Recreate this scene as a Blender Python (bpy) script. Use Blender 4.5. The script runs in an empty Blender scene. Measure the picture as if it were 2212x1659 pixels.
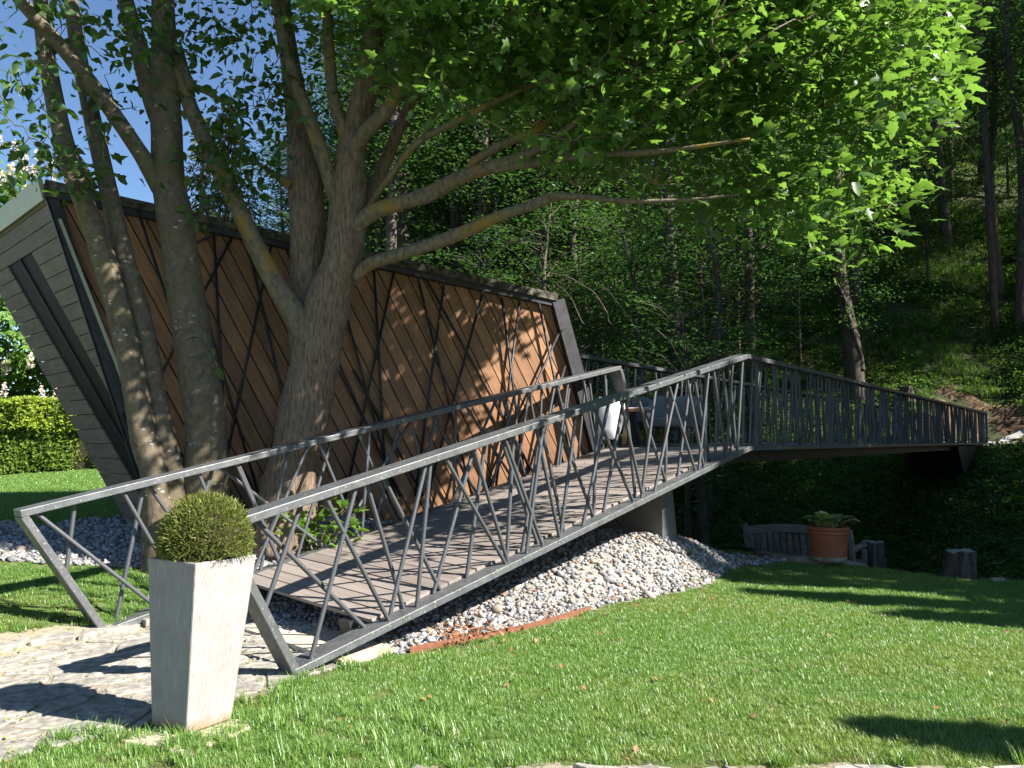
import bpy, math, random
import numpy as np
from mathutils import Vector, Matrix

# ------------------------------------------------------------------ camera, sky, sun, exposure
S = bpy.context.scene
COL = S.collection
rng = np.random.default_rng(7)
random.seed(7)

EYE = 1.6
FPX = 825.0
PITCH = math.atan(57.0 / FPX)
cam = bpy.data.cameras.new("camera")
cam.sensor_width = 36.0
cam.lens = 36.0 * FPX / 1024.0
cam.clip_start = 0.05
cam.clip_end = 2000.0
camo = bpy.data.objects.new("camera", cam)
camo.location = (0, 0, EYE)
camo.rotation_euler = (math.pi / 2 + PITCH, 0, 0)
COL.objects.link(camo)
S.camera = camo

SUN_H = Vector((0.926, -0.378, 0)).normalized()
SUN_EL = math.radians(38.9)
world = bpy.data.worlds.new("World")
S.world = world
world.use_nodes = True
wn = world.node_tree
for n in list(wn.nodes):
    wn.nodes.remove(n)
sky = wn.nodes.new("ShaderNodeTexSky")
sky.sky_type = 'NISHITA'
sky.sun_disc = False
sky.sun_elevation = SUN_EL
sky.sun_rotation = math.atan2(SUN_H.x, SUN_H.y)
sky.altitude = 400.0
sky.dust_density = 0.0
sky.air_density = 1.0
sky.ozone_density = 5.0
bg = wn.nodes.new("ShaderNodeBackground")
bg.inputs[1].default_value = 0.057
wo = wn.nodes.new("ShaderNodeOutputWorld")
wn.links.new(sky.outputs[0], bg.inputs[0])
wn.links.new(bg.outputs[0], wo.inputs[0])

sun = bpy.data.lights.new("sun", 'SUN')
sun.energy = 5.0
sun.angle = math.radians(0.53)
sun.color = (1.0, 0.95, 0.87)
suno = bpy.data.objects.new("sun", sun)
sdir = Vector((SUN_H.x * math.cos(SUN_EL), SUN_H.y * math.cos(SUN_EL), math.sin(SUN_EL)))
suno.rotation_euler = sdir.to_track_quat('Z', 'Y').to_euler()
suno.location = sdir * 60
COL.objects.link(suno)

S.view_settings.view_transform = 'Standard'
S.view_settings.look = 'None'
S.view_settings.exposure = 1.6
S.view_settings.gamma = 1.0
S.view_settings.use_curve_mapping = False
S.render.engine = 'CYCLES'
S.cycles.max_bounces = 7
S.cycles.diffuse_bounces = 3
S.cycles.glossy_bounces = 2
S.cycles.transmission_bounces = 4
S.cycles.transparent_max_bounces = 4
S.cycles.use_denoising = True

# ------------------------------------------------------------------ pixel -> world helpers
CP, SP = math.cos(PITCH), math.sin(PITCH)

def ray(px, py):
    a = (px - 512) / FPX
    b = -(py - 384) / FPX
    return np.array([a, CP - b * SP, SP + b * CP])

def at(px, py, Y):
    r = ray(px, py)
    return np.array([0, 0, EYE]) + r * (Y / r[1])

def gp(px, py, z=0.0):
    r = ray(px, py)
    return np.array([0, 0, EYE]) + r * ((z - EYE) / r[2])

def on_plane(px, py, P0, N):
    r = ray(px, py)
    o = np.array([0, 0, EYE])
    return o + r * (np.dot(np.array(P0) - o, N) / np.dot(r, N))

def dp(x, y, Y):            # display coords of the 2212 px wide view
    return at(x * 0.46293, y * 0.46293, Y)

def unit(v):
    v = np.asarray(v, float)
    return v / max(np.linalg.norm(v), 1e-9)

# ------------------------------------------------------------------ object helpers
def link(o, parent=None):
    COL.objects.link(o)
    if parent is not None:
        o.parent = parent
    return o

def tag(o, label=None, cat=None, group=None, kind=None):
    if label: o['label'] = label
    if cat: o['category'] = cat
    if group: o['group'] = group
    if kind: o['kind'] = kind
    return o

def empty(name, loc=(0, 0, 0), rz=0.0):
    o = bpy.data.objects.new(name, None)
    o.empty_display_size = 0.2
    o.location = loc
    o.rotation_euler = (0, 0, rz)
    return link(o)

def mesh_np(name, V, F, mats=None, smooth=False, midx=None):
    V = np.asarray(V, np.float32)
    F = np.asarray(F, np.int32)
    me = bpy.data.meshes.new(name)
    k = F.shape[1]
    me.vertices.add(len(V))
    me.vertices.foreach_set("co", V.ravel())
    me.loops.add(F.size)
    me.loops.foreach_set("vertex_index", F.ravel())
    me.polygons.add(len(F))
    me.polygons.foreach_set("loop_start", np.arange(0, F.size, k, dtype=np.int32))
    if midx is not None:
        me.polygons.foreach_set("material_index", np.asarray(midx, np.int32))
    if smooth:
        me.polygons.foreach_set("use_smooth", np.ones(len(F), bool))
    for m in (mats or []):
        me.materials.append(m)
    me.update(calc_edges=True)
    return me

class MB:
    """collects shapes for one mesh"""
    def __init__(self):
        self.V, self.F = [], []
    def add(self, V, F):
        o = len(self.V)
        self.V += [tuple(map(float, v)) for v in V]
        self.F += [tuple(i + o for i in f) for f in F]
        return self
    def box(self, c, s, R=None):
        x, y, z = np.array(s) / 2.0
        v = np.array([[a, b, d] for d in (-z, z) for b in (-y, y) for a in (-x, x)])
        if R is not None:
            v = v @ np.array(R).T
        v = v + np.array(c)
        return self.add(v, [(0, 2, 3, 1), (4, 5, 7, 6), (0, 1, 5, 4), (2, 6, 7, 3), (0, 4, 6, 2), (1, 3, 7, 5)])
    def beam(self, p0, p1, side, w, t, up=None):
        """rectangular bar from p0 to p1, w along side, t perpendicular (p0,p1 = centre line)"""
        p0, p1 = np.array(p0, float), np.array(p1, float)
        d = unit(p1 - p0)
        s = unit(np.array(side) - d * np.dot(side, d))
        n = np.cross(s, d)
        if n[2] < 0: n = -n
        v = []
        for p in (p0, p1):
            for a, b in ((-1, -1), (1, -1), (1, 1), (-1, 1)):
                v.append(p + s * a * w / 2 + n * b * t / 2)
        return self.add(v, [(0, 1, 2, 3), (7, 6, 5, 4), (0, 4, 5, 1), (1, 5, 6, 2), (2, 6, 7, 3), (3, 7, 4, 0)])
    def prism(self, poly, d):
        """polygon (k,3) extruded by vector d"""
        P = np.array(poly, float)
        k = len(P)
        v = list(P) + list(P + np.array(d))
        f = [tuple(range(k - 1, -1, -1)), tuple(range(k, 2 * k))]
        for i in range(k):
            j = (i + 1) % k
            f.append((i, j, j + k, i + k))
        return self.add(v, f)
    def tube(self, pts, rad, n=10, wob=0.0, seed=0, cap=True):
        V, F = tube_np(pts, rad, n, wob, seed, cap)
        return self.add(V, F)
    def lathe(self, prof, n=28, c=(0, 0, 0)):
        V, F = [], []
        for r, z in prof:
            for i in range(n):
                a = 2 * math.pi * i / n
                V.append((c[0] + r * math.cos(a), c[1] + r * math.sin(a), c[2] + z))
        for j in range(len(prof) - 1):
            for i in range(n):
                k = (i + 1) % n
                F.append((j * n + i, j * n + k, (j + 1) * n + k, (j + 1) * n + i))
        return self.add(V, F)
    def mesh(self, name, m, smooth=False):
        me = bpy.data.meshes.new(name)
        me.from_pydata(self.V, [], self.F)
        if m: me.materials.append(m)
        if smooth:
            me.polygons.foreach_set("use_smooth", [True] * len(me.polygons))
        me.update()
        return me
    def build(self, name, m, parent=None, smooth=False, bevel=0.0):
        o = link(bpy.data.objects.new(name, self.mesh(name, m, smooth)), parent)
        if bevel:
            b = o.modifiers.new("bevel", 'BEVEL')
            b.width = bevel
            b.segments = 2
            b.limit_method = 'ANGLE'
        return o

def rebase(o):
    """move a top-level mesh's origin to the middle of its footprint"""
    me = o.data
    co = np.empty(len(me.vertices) * 3, np.float32)
    me.vertices.foreach_get("co", co)
    co = co.reshape(-1, 3)
    c = np.array([co[:, 0].mean(), co[:, 1].mean(), co[:, 2].min()], np.float32)
    me.vertices.foreach_set("co", (co - c).ravel())
    me.update()
    o.location = [float(q) for q in c]
    return o

def smooth_path(P, rad, sub=4):
    P = np.array(P, float); rad = np.array(rad, float)
    if len(P) < 3: sub = max(sub, 2)
    out, ro = [], []
    n = len(P)
    for i in range(n - 1):
        p0 = P[max(i - 1, 0)]; p1 = P[i]; p2 = P[i + 1]; p3 = P[min(i + 2, n - 1)]
        for k in range(sub):
            t = k / sub
            out.append(0.5 * ((2 * p1) + (-p0 + p2) * t + (2 * p0 - 5 * p1 + 4 * p2 - p3) * t * t + (-p0 + 3 * p1 - 3 * p2 + p3) * t ** 3))
            ro.append(rad[i] * (1 - t) + rad[i + 1] * t)
    out.append(P[-1]); ro.append(rad[-1])
    return np.array(out), np.array(ro)

def tube_np(pts, rad, n=10, wob=0.0, seed=0, cap=True):
    P = np.array(pts, float)
    rad = np.broadcast_to(np.array(rad, float), (len(P),))
    r = np.random.default_rng(seed)
    T = np.gradient(P, axis=0)
    T /= np.maximum(np.linalg.norm(T, axis=1, keepdims=True), 1e-9)
    ref = np.array([1.0, 0, 0]) if abs(T[0][0]) < 0.8 else np.array([0, 1.0, 0])
    V, F = [], []
    ph = r.uniform(0, 6.28, 6)
    a = np.linspace(0, 2 * math.pi, n, endpoint=False)
    for i in range(len(P)):
        s = unit(ref - T[i] * np.dot(ref, T[i]))
        b = np.cross(T[i], s)
        ref = s
        m = np.ones(n)
        if wob:
            m += wob * (np.sin(3 * a + ph[0] + i * 0.35) * 0.4 + np.sin(2 * a + ph[1] - i * 0.5) * 0.5 + np.sin(5 * a + ph[2] + i * 0.8) * 0.3 + math.sin(i * 0.9 + ph[3]) * 0.3)
            m += r.normal(0, wob * 0.25, n)
        V.append(P[i] + (np.cos(a) * m)[:, None] * s * rad[i] + (np.sin(a) * m)[:, None] * b * rad[i])
    V = np.concatenate(V)
    for j in range(len(P) - 1):
        for i in range(n):
            k = (i + 1) % n
            F.append((j * n + i, j * n + k, (j + 1) * n + k, (j + 1) * n + i))
    if cap:
        F.append(tuple(range(n - 1, -1, -1)))
        F.append(tuple(range((len(P) - 1) * n, len(P) * n)))
    return V, F

# ------------------------------------------------------------------ materials
def new_mat(name):
    m = bpy.data.materials.new(name)
    m.use_nodes = True
    nt = m.node_tree
    for n in list(nt.nodes):
        nt.nodes.remove(n)
    out = nt.nodes.new("ShaderNodeOutputMaterial")
    return m, nt, out

def N(nt, t, **kw):
    n = nt.nodes.new("ShaderNode" + t)
    for k, v in kw.items():
        if k.startswith("i_"):
            key = k[2:]
            key = int(key) if key.isdigit() else key.replace("_", " ")
            n.inputs[key].default_value = v
        else:
            setattr(n, k, v)
    return n

def ramp(nt, fac, stops):
    r = nt.nodes.new("ShaderNodeValToRGB")
    e = r.color_ramp.elements
    while len(e) < len(stops):
        e.new(0.5)
    for el, (p, c) in zip(e, stops):
        el.position = p
        el.color = (*c, 1)
    nt.links.new(fac, r.inputs[0])
    return r

def coords(nt, scale=(1, 1, 1), kind="Object", rnd=True):
    tc = nt.nodes.new("ShaderNodeTexCoord")
    mp = nt.nodes.new("ShaderNodeMapping")
    mp.inputs["Scale"].default_value = scale
    src = tc.outputs[kind]
    if rnd:
        oi = nt.nodes.new("ShaderNodeObjectInfo")
        ad = nt.nodes.new("ShaderNodeVectorMath"); ad.operation = 'ADD'
        mu = nt.nodes.new("ShaderNodeMath"); mu.operation = 'MULTIPLY'
        mu.inputs[1].default_value = 37.0
        nt.links.new(oi.outputs["Random"], mu.inputs[0])
        nt.links.new(src, ad.inputs[0]); nt.links.new(mu.outputs[0], ad.inputs[1])
        src = ad.outputs[0]
    nt.links.new(src, mp.inputs[0])
    return mp.outputs[0]

def noise(nt, vec, scale, detail=4, rough=0.55):
    n = N(nt, "TexNoise")
    n.inputs["Scale"].default_value = scale
    n.inputs["Detail"].default_value = detail
    n.inputs["Roughness"].default_value = rough
    nt.links.new(vec, n.inputs["Vector"])
    return n.outputs[0]

def mixc(nt, fac, a, b, mode='MIX'):
    m = nt.nodes.new("ShaderNodeMix")
    m.data_type = 'RGBA'
    m.blend_type = mode
    for s, v in ((m.inputs[0], fac), (m.inputs[6], a), (m.inputs[7], b)):
        if hasattr(v, "links"): nt.links.new(v, s)
        elif isinstance(v, (int, float)): s.default_value = v
        else: s.default_value = (*v, 1)
    return m.outputs[2]

def solid(name, stops, scale=6, stretch=(1, 1, 1), rough=0.7, bump=0.0, bscale=None, metallic=0.0, spec=0.4, detail=5, kind="Object", island=0.0, stops2=None, scale2=30, fac2=0.5):
    m, nt, out = new_mat(name)
    v = coords(nt, stretch, kind)
    f = noise(nt, v, scale, detail)
    c = ramp(nt, f, stops).outputs[0]
    if stops2:
        f2 = noise(nt, v, scale2, 3)
        c2 = ramp(nt, f2, stops2).outputs[0]
        c = mixc(nt, fac2, c, c2, 'MULTIPLY')
    if island:
        g = nt.nodes.new("ShaderNodeNewGeometry")
        mr = nt.nodes.new("ShaderNodeMapRange")
        mr.inputs[3].default_value = 1 - island; mr.inputs[4].default_value = 1 + island
        nt.links.new(g.outputs["Random Per Island"], mr.inputs[0])
        hs = nt.nodes.new("ShaderNodeHueSaturation")
        nt.links.new(mr.outputs[0], hs.inputs["Value"]); nt.links.new(c, hs.inputs["Color"])
        c = hs.outputs[0]
    b = N(nt, "BsdfPrincipled")
    nt.links.new(c, b.inputs["Base Color"])
    b.inputs["Roughness"].default_value = rough
    b.inputs["Metallic"].default_value = metallic
    b.inputs["Specular IOR Level"].default_value = spec
    if bump:
        bp = N(nt, "Bump")
        bp.inputs["Strength"].default_value = bump
        bp.inputs["Distance"].default_value = 0.02
        nt.links.new(noise(nt, v, bscale or scale * 3, 6, 0.65), bp.inputs["Height"])
        nt.links.new(bp.outputs[0], b.inputs["Normal"])
    nt.links.new(b.outputs[0], out.inputs[0])
    return m

def leaf_mat(name, c0, c1, trans, tmix=0.45, gloss=0.25, rough=0.45, obj_rand=False):
    """two-sided leaf: reflects and lets light through; each leaf its own green"""
    m, nt, out = new_mat(name)
    g = nt.nodes.new("ShaderNodeNewGeometry")
    if obj_rand:
        oi = nt.nodes.new("ShaderNodeObjectInfo")
        a = N(nt, "Math", operation='ADD')
        fr = N(nt, "Math", operation='FRACT')
        nt.links.new(g.outputs["Random Per Island"], a.inputs[0]); nt.links.new(oi.outputs["Random"], a.inputs[1])
        nt.links.new(a.outputs[0], fr.inputs[0])
        rnd = fr.outputs[0]
    else:
        rnd = g.outputs["Random Per Island"]
    col = mixc(nt, rnd, c0, c1)
    tcol = mixc(nt, rnd, tuple(np.array(trans) * 0.75), trans)
    d = N(nt, "BsdfPrincipled")
    d.inputs["Roughness"].default_value = rough
    d.inputs["Specular IOR Level"].default_value = gloss
    nt.links.new(col, d.inputs["Base Color"])
    t = N(nt, "BsdfTranslucent")
    nt.links.new(tcol, t.inputs["Color"])
    mx = N(nt, "MixShader")
    mx.inputs[0].default_value = tmix
    nt.links.new(d.outputs[0], mx.inputs[1]); nt.links.new(t.outputs[0], mx.inputs[2])
    nt.links.new(mx.outputs[0], out.inputs[0])
    return m

def steel_mat(name, base, lichen):
    m, nt, out = new_mat(name)
    v = coords(nt, (1, 1, 1), "Object", True)
    c = ramp(nt, noise(nt, v, 9, 6, 0.65), [(0.3, tuple(np.array(base) * 0.72)), (0.5, base), (0.72, tuple(np.array(base) * 1.35))]).outputs[0]
    sp = ramp(nt, noise(nt, v, 55, 3, 0.5), [(0.62, (0, 0, 0)), (0.7, (1, 1, 1))]).outputs[0]
    c = mixc(nt, sp, c, lichen)
    b = N(nt, "BsdfPrincipled")
    b.inputs["Metallic"].default_value = 0.35
    b.inputs["Roughness"].default_value = 0.5
    nt.links.new(c, b.inputs["Base Color"])
    bp = N(nt, "Bump"); bp.inputs["Strength"].default_value = 0.15; bp.inputs["Distance"].default_value = 0.01
    nt.links.new(noise(nt, v, 40, 4), bp.inputs["Height"]); nt.links.new(bp.outputs[0], b.inputs["Normal"])
    nt.links.new(b.outputs[0], out.inputs[0])
    return m

def wood_mat(name, dark, mid, light, grain=(1.2, 22, 22), scale=2.5, rough=0.6, bump=0.25, spec=0.35, vary=0.16):
    """grain runs along the piece's own x axis"""
    m, nt, out = new_mat(name)
    v = coords(nt, grain, "Object", True)
    f = noise(nt, v, scale, 7, 0.62)
    c = ramp(nt, f, [(0.28, dark), (0.5, mid), (0.75, light)]).outputs[0]
    v2 = coords(nt, (1, 1, 1), "Object", True)
    blot = ramp(nt, noise(nt, v2, 3.2, 4, 0.6), [(0.3, (0.74, 0.74, 0.74)), (0.7, (1.1, 1.1, 1.1))]).outputs[0]
    c = mixc(nt, 0.8, c, blot, 'MULTIPLY')
    oi = nt.nodes.new("ShaderNodeObjectInfo")
    mr = nt.nodes.new("ShaderNodeMapRange")
    mr.inputs[3].default_value = 1 - vary; mr.inputs[4].default_value = 1 + vary
    nt.links.new(oi.outputs["Random"], mr.inputs[0])
    hs = nt.nodes.new("ShaderNodeHueSaturation")
    nt.links.new(mr.outputs[0], hs.inputs["Value"]); nt.links.new(c, hs.inputs["Color"])
    b = N(nt, "BsdfPrincipled")
    b.inputs["Roughness"].default_value = rough
    b.inputs["Specular IOR Level"].default_value = spec
    nt.links.new(hs.outputs[0], b.inputs["Base Color"])
    bp = N(nt, "Bump"); bp.inputs["Strength"].default_value = bump; bp.inputs["Distance"].default_value = 0.006
    nt.links.new(f, bp.inputs["Height"]); nt.links.new(bp.outputs[0], b.inputs["Normal"])
    nt.links.new(b.outputs[0], out.inputs[0])
    return m

def bark_mat(name, stops, furrow=(9, 9, 1.6), scale=2.2, bump=0.9, spots=None, spotscale=5, moss=None):
    m, nt, out = new_mat(name)
    v = coords(nt, furrow, "Object", False)
    f = noise(nt, v, scale, 7, 0.68)
    c = ramp(nt, f, stops).outputs[0]
    v2 = coords(nt, (1, 1, 1), "Object", False)
    if moss:
        mf = ramp(nt, noise(nt, v2, 2.4, 5, 0.6), [(0.52, (0, 0, 0)), (0.68, (1, 1, 1))]).outputs[0]
        c = mixc(nt, mf, c, moss)
    if spots:
        vo = N(nt, "TexVoronoi"); vo.inputs["Scale"].default_value = spotscale
        mpv = coords(nt, (1, 1, 1.9), "Object", False)
        nt.links.new(mpv, vo.inputs["Vector"])
        sf = ramp(nt, vo.outputs["Distance"], [(0.14, (1, 1, 1)), (0.2, (0, 0, 0))]).outputs[0]
        gate = ramp(nt, noise(nt, v2, 3.0, 2), [(0.52, (0, 0, 0)), (0.6, (1, 1, 1))]).outputs[0]
        sf = mixc(nt, 1.0, sf, gate, 'MULTIPLY')
        c = mixc(nt, sf, c, spots)
    b = N(nt, "BsdfPrincipled")
    b.inputs["Roughness"].default_value = 0.85
    b.inputs["Specular IOR Level"].default_value = 0.2
    nt.links.new(c, b.inputs["Base Color"])
    bp = N(nt, "Bump"); bp.inputs["Strength"].default_value = bump; bp.inputs["Distance"].default_value = 0.03
    nt.links.new(f, bp.inputs["Height"]); nt.links.new(bp.outputs[0], b.inputs["Normal"])
    nt.links.new(b.outputs[0], out.inputs[0])
    return m

M = {}
M['steel'] = steel_mat("galvanised_steel", (0.115, 0.12, 0.125), (0.30, 0.30, 0.25))
M['bar'] = steel_mat("bar_steel", (0.085, 0.09, 0.10), (0.27, 0.27, 0.24))
M['darksteel'] = solid("dark_steel", [(0.3, (0.02, 0.02, 0.022)), (0.7, (0.045, 0.045, 0.05))], 8, rough=0.5, metallic=0.3)
M['plank'] = wood_mat("weathered_decking", (0.165, 0.135, 0.115), (0.25, 0.212, 0.188), (0.33, 0.288, 0.26), rough=0.8, spec=0.2)
M['ply'] = wood_mat("brown_cladding", (0.15, 0.076, 0.037), (0.26, 0.130, 0.063), (0.34, 0.182, 0.095), grain=(0.7, 16, 16), scale=2.2, rough=0.55, bump=0.12, vary=0.22)
M['greyboard'] = wood_mat("grey_cladding", (0.115, 0.086, 0.060), (0.16, 0.124, 0.09), (0.20, 0.16, 0.12), grain=(1.0, 9, 9), rough=0.7, bump=0.15, vary=0.1)
M['dark'] = solid("dark_void", [(0.3, (0.012, 0.011, 0.010)), (0.7, (0.022, 0.020, 0.018))], 4, rough=0.6)
M['concrete'] = solid("concrete", [(0.3, (0.11, 0.11, 0.105)), (0.7, (0.19, 0.185, 0.18))], 3, rough=0.9, bump=0.2, bscale=30, spec=0.2)
M['footing'] = solid("pale_footing", [(0.3, (0.42, 0.36, 0.27)), (0.7, (0.55, 0.48, 0.37))], 6, rough=0.9, bump=0.3, bscale=30, spec=0.2)
M['flashing'] = solid("pale_flashing", [(0.3, (0.33, 0.33, 0.23)), (0.7, (0.42, 0.42, 0.31))], 3, rough=0.45, metallic=0.2)
M['coping'] = solid("lichen_coping", [(0.35, (0.03, 0.025, 0.02)), (0.55, (0.09, 0.08, 0.065)), (0.75, (0.2, 0.19, 0.16))], 14, rough=0.95, bump=0.8, bscale=30)
M['rust'] = solid("rusty_steel", [(0.3, (0.12, 0.045, 0.025)), (0.7, (0.24, 0.10, 0.055))], 20, rough=0.9, bump=0.3)
def gravel_mat():
    m, nt, out = new_mat("pale_gravel")
    g = nt.nodes.new("ShaderNodeNewGeometry")
    oi = nt.nodes.new("ShaderNodeObjectInfo")
    a = N(nt, "Math", operation='ADD'); fr = N(nt, "Math", operation='FRACT')
    nt.links.new(g.outputs["Random Per Island"], a.inputs[0]); nt.links.new(oi.outputs["Random"], a.inputs[1])
    nt.links.new(a.outputs[0], fr.inputs[0])
    c = ramp(nt, fr.outputs[0], [(0.0, (0.14, 0.14, 0.152)), (0.25, (0.23, 0.232, 0.245)), (0.5, (0.32, 0.32, 0.325)), (0.7, (0.41, 0.41, 0.405)), (0.82, (0.33, 0.275, 0.21)), (0.92, (0.50, 0.495, 0.485)), (1.0, (0.26, 0.185, 0.13))]).outputs[0]
    v = coords(nt, (1, 1, 1), "Object", True)
    c = mixc(nt, 0.6, c, ramp(nt, noise(nt, v, 1.6, 5, 0.65), [(0.3, (0.62, 0.6, 0.57)), (0.7, (1.1, 1.1, 1.1))]).outputs[0], 'MULTIPLY')
    b = N(nt, "BsdfPrincipled"); b.inputs["Roughness"].default_value = 0.9; b.inputs["Specular IOR Level"].default_value = 0.2
    nt.links.new(c, b.inputs["Base Color"]); nt.links.new(b.outputs[0], out.inputs[0])
    return m
M['gravel'] = gravel_mat()
M['gravelbed'] = solid("gravel_bed", [(0.3, (0.16, 0.15, 0.13)), (0.7, (0.34, 0.33, 0.31))], 18, rough=0.95, bump=0.8, bscale=40)
M['flag'] = solid("slate_flag", [(0.25, (0.20, 0.195, 0.185)), (0.5, (0.33, 0.315, 0.285)), (0.75, (0.43, 0.405, 0.355))], 5, rough=0.9, bump=0.35, bscale=26, spec=0.2, stops2=[(0.38, (0.55, 0.53, 0.50)), (0.6, (1.05, 1.03, 0.98))], scale2=17, fac2=0.85)
M['pathsand'] = solid("path_joint_sand", [(0.3, (0.17, 0.14, 0.095)), (0.5, (0.29, 0.255, 0.195)), (0.7, (0.17, 0.165, 0.07))], 9, rough=1.0, bump=0.6, bscale=50)
M['soil'] = solid("reddish_soil", [(0.3, (0.05, 0.03, 0.02)), (0.5, (0.125, 0.075, 0.045)), (0.75, (0.21, 0.14, 0.09))], 5, rough=1.0, bump=1.0, bscale=9)
M['lawn'] = solid("lawn_turf", [(0.3, (0.06, 0.085, 0.022)), (0.55, (0.085, 0.13, 0.03)), (0.75, (0.14, 0.13, 0.05))], 5, rough=1.0, bump=0.6, bscale=60, kind="Object")
M['litter'] = solid("forest_floor", [(0.3, (0.028, 0.026, 0.012)), (0.52, (0.05, 0.062, 0.02)), (0.75, (0.10, 0.085, 0.045))], 1.4, rough=1.0, bump=1.0, bscale=6)
M['farpath'] = solid("pale_path", [(0.3, (0.42, 0.41, 0.40)), (0.7, (0.58, 0.57, 0.56))], 5, rough=0.95, bump=0.4, bscale=40)
M['terracotta'] = solid("terracotta", [(0.3, (0.27, 0.075, 0.035)), (0.7, (0.36, 0.115, 0.055))], 7, rough=0.6, bump=0.1)
M['limebase'] = solid("lime_stained_terracotta", [(0.35, (0.30, 0.20, 0.14)), (0.65, (0.45, 0.40, 0.34))], 10, rough=0.9)
M['benchwood'] = wood_mat("weathered_bench", (0.12, 0.105, 0.10), (0.20, 0.18, 0.17), (0.33, 0.31, 0.30), rough=0.85, spec=0.2)
M['stump'] = solid("rotten_stump", [(0.3, (0.025, 0.02, 0.016)), (0.5, (0.075, 0.06, 0.048)), (0.75, (0.15, 0.125, 0.105))], 3, stretch=(6, 6, 0.8), rough=0.95, bump=1.0, bscale=6)
M['stumptop'] = solid("stump_top", [(0.3, (0.16, 0.15, 0.13)), (0.7, (0.32, 0.31, 0.29))], 12, rough=0.95, bump=0.5)
M['log'] = solid("weathered_log", [(0.3, (0.10, 0.08, 0.06)), (0.5, (0.20, 0.165, 0.125)), (0.75, (0.33, 0.29, 0.23))], 4, stretch=(1, 1, 1), rough=0.95, bump=0.9, bscale=14)
M['white'] = solid("white_cover", [(0.3, (0.70, 0.71, 0.74)), (0.7, (0.82, 0.82, 0.83))], 2, rough=0.6)
M['chairwood'] = wood_mat("chair_leg_wood", (0.20, 0.12, 0.06), (0.30, 0.19, 0.10), (0.38, 0.25, 0.14))
M['pink'] = solid("pink_cloth", [(0.3, (0.55, 0.38, 0.38)), (0.7, (0.70, 0.52, 0.51))], 8, rough=0.9)
M['black'] = solid("black_rubber", [(0.3, (0.010, 0.010, 0.010)), (0.7, (0.02, 0.02, 0.02))], 5, rough=0.6)
M['blossom'] = leaf_mat("cream_blossom", (0.72, 0.60, 0.50), (0.82, 0.74, 0.66), (0.6, 0.5, 0.42), 0.25)
M['petal'] = leaf_mat("white_petal", (0.72, 0.74, 0.78), (0.8, 0.8, 0.8), (0.6, 0.6, 0.6), 0.25)

M['mapleleaf'] = leaf_mat("maple_leaf", (0.050, 0.108, 0.022), (0.10, 0.175, 0.040), (0.24, 0.45, 0.055), 0.42, 0.45, 0.42)
M['mapleleaf1'] = leaf_mat("maple_leaf_single", (0.050, 0.108, 0.022), (0.10, 0.175, 0.040), (0.24, 0.45, 0.055), 0.42, 0.45, 0.42, obj_rand=True)
M['ovalleaf'] = leaf_mat("oval_leaf", (0.030, 0.068, 0.016), (0.052, 0.105, 0.022), (0.11, 0.25, 0.025), 0.3, 0.4, 0.4)
M['ovalleaf1'] = leaf_mat("oval_leaf_single", (0.030, 0.068, 0.016), (0.052, 0.105, 0.022), (0.11, 0.25, 0.025), 0.3, 0.4, 0.4, obj_rand=True)
M['forestleaf'] = leaf_mat("forest_leaf", (0.026, 0.070, 0.025), (0.056, 0.122, 0.034), (0.11, 0.24, 0.040), 0.34, 0.3, 0.45, obj_rand=True)
M['herb'] = leaf_mat("herb_leaf", (0.045, 0.105, 0.026), (0.105, 0.19, 0.040), (0.20, 0.36, 0.045), 0.35, 0.3, 0.45, obj_rand=True)
M['chestnut'] = leaf_mat("chestnut_leaf", (0.095, 0.19, 0.045), (0.16, 0.28, 0.065), (0.24, 0.42, 0.06), 0.35, 0.3, 0.4)
M['hedge'] = leaf_mat("hedge_leaf", (0.075, 0.135, 0.02), (0.15, 0.225, 0.025), (0.22, 0.34, 0.03), 0.3, 0.25, 0.5)
M['spruce'] = leaf_mat("spruce_needles", (0.055, 0.075, 0.030), (0.12, 0.125, 0.045), (0.10, 0.13, 0.03), 0.2, 0.2, 0.6)
M['topiary'] = leaf_mat("topiary_needles", (0.125, 0.10, 0.032), (0.19, 0.25, 0.05), (0.20, 0.30, 0.04), 0.3, 0.3, 0.5)
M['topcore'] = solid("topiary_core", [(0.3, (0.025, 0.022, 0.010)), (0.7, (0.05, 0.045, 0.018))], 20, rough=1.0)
M['hosta'] = leaf_mat("hosta_leaf", (0.22, 0.32, 0.09), (0.42, 0.47, 0.18), (0.25, 0.36, 0.07), 0.3, 0.35, 0.4, obj_rand=True)
M['seedling'] = leaf_mat("seedling_leaf", (0.07, 0.15, 0.022), (0.11, 0.21, 0.03), (0.24, 0.45, 0.03), 0.4, 0.35, 0.45, obj_rand=True)
M['grass'] = leaf_mat("grass_blade", (0.100, 0.205, 0.034), (0.20, 0.32, 0.080), (0.29, 0.52, 0.060), 0.32, 0.5, 0.38, obj_rand=True)
M['palegrass'] = leaf_mat("pale_grass_blade", (0.135, 0.225, 0.04), (0.25, 0.335, 0.09), (0.33, 0.48, 0.06), 0.32, 0.5, 0.4, obj_rand=True)
M['drygrass'] = leaf_mat("dry_grass_blade", (0.15, 0.17, 0.05), (0.30, 0.25, 0.11), (0.25, 0.25, 0.07), 0.3, 0.25, 0.6, obj_rand=True)
M['dryleaf'] = leaf_mat("dry_leaf", (0.24, 0.10, 0.045), (0.40, 0.20, 0.11), (0.25, 0.10, 0.04), 0.2, 0.25, 0.6)
M['debris'] = leaf_mat("fallen_flower_bits", (0.20, 0.24, 0.05), (0.36, 0.38, 0.10), (0.2, 0.25, 0.05), 0.2, 0.2, 0.7)

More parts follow.
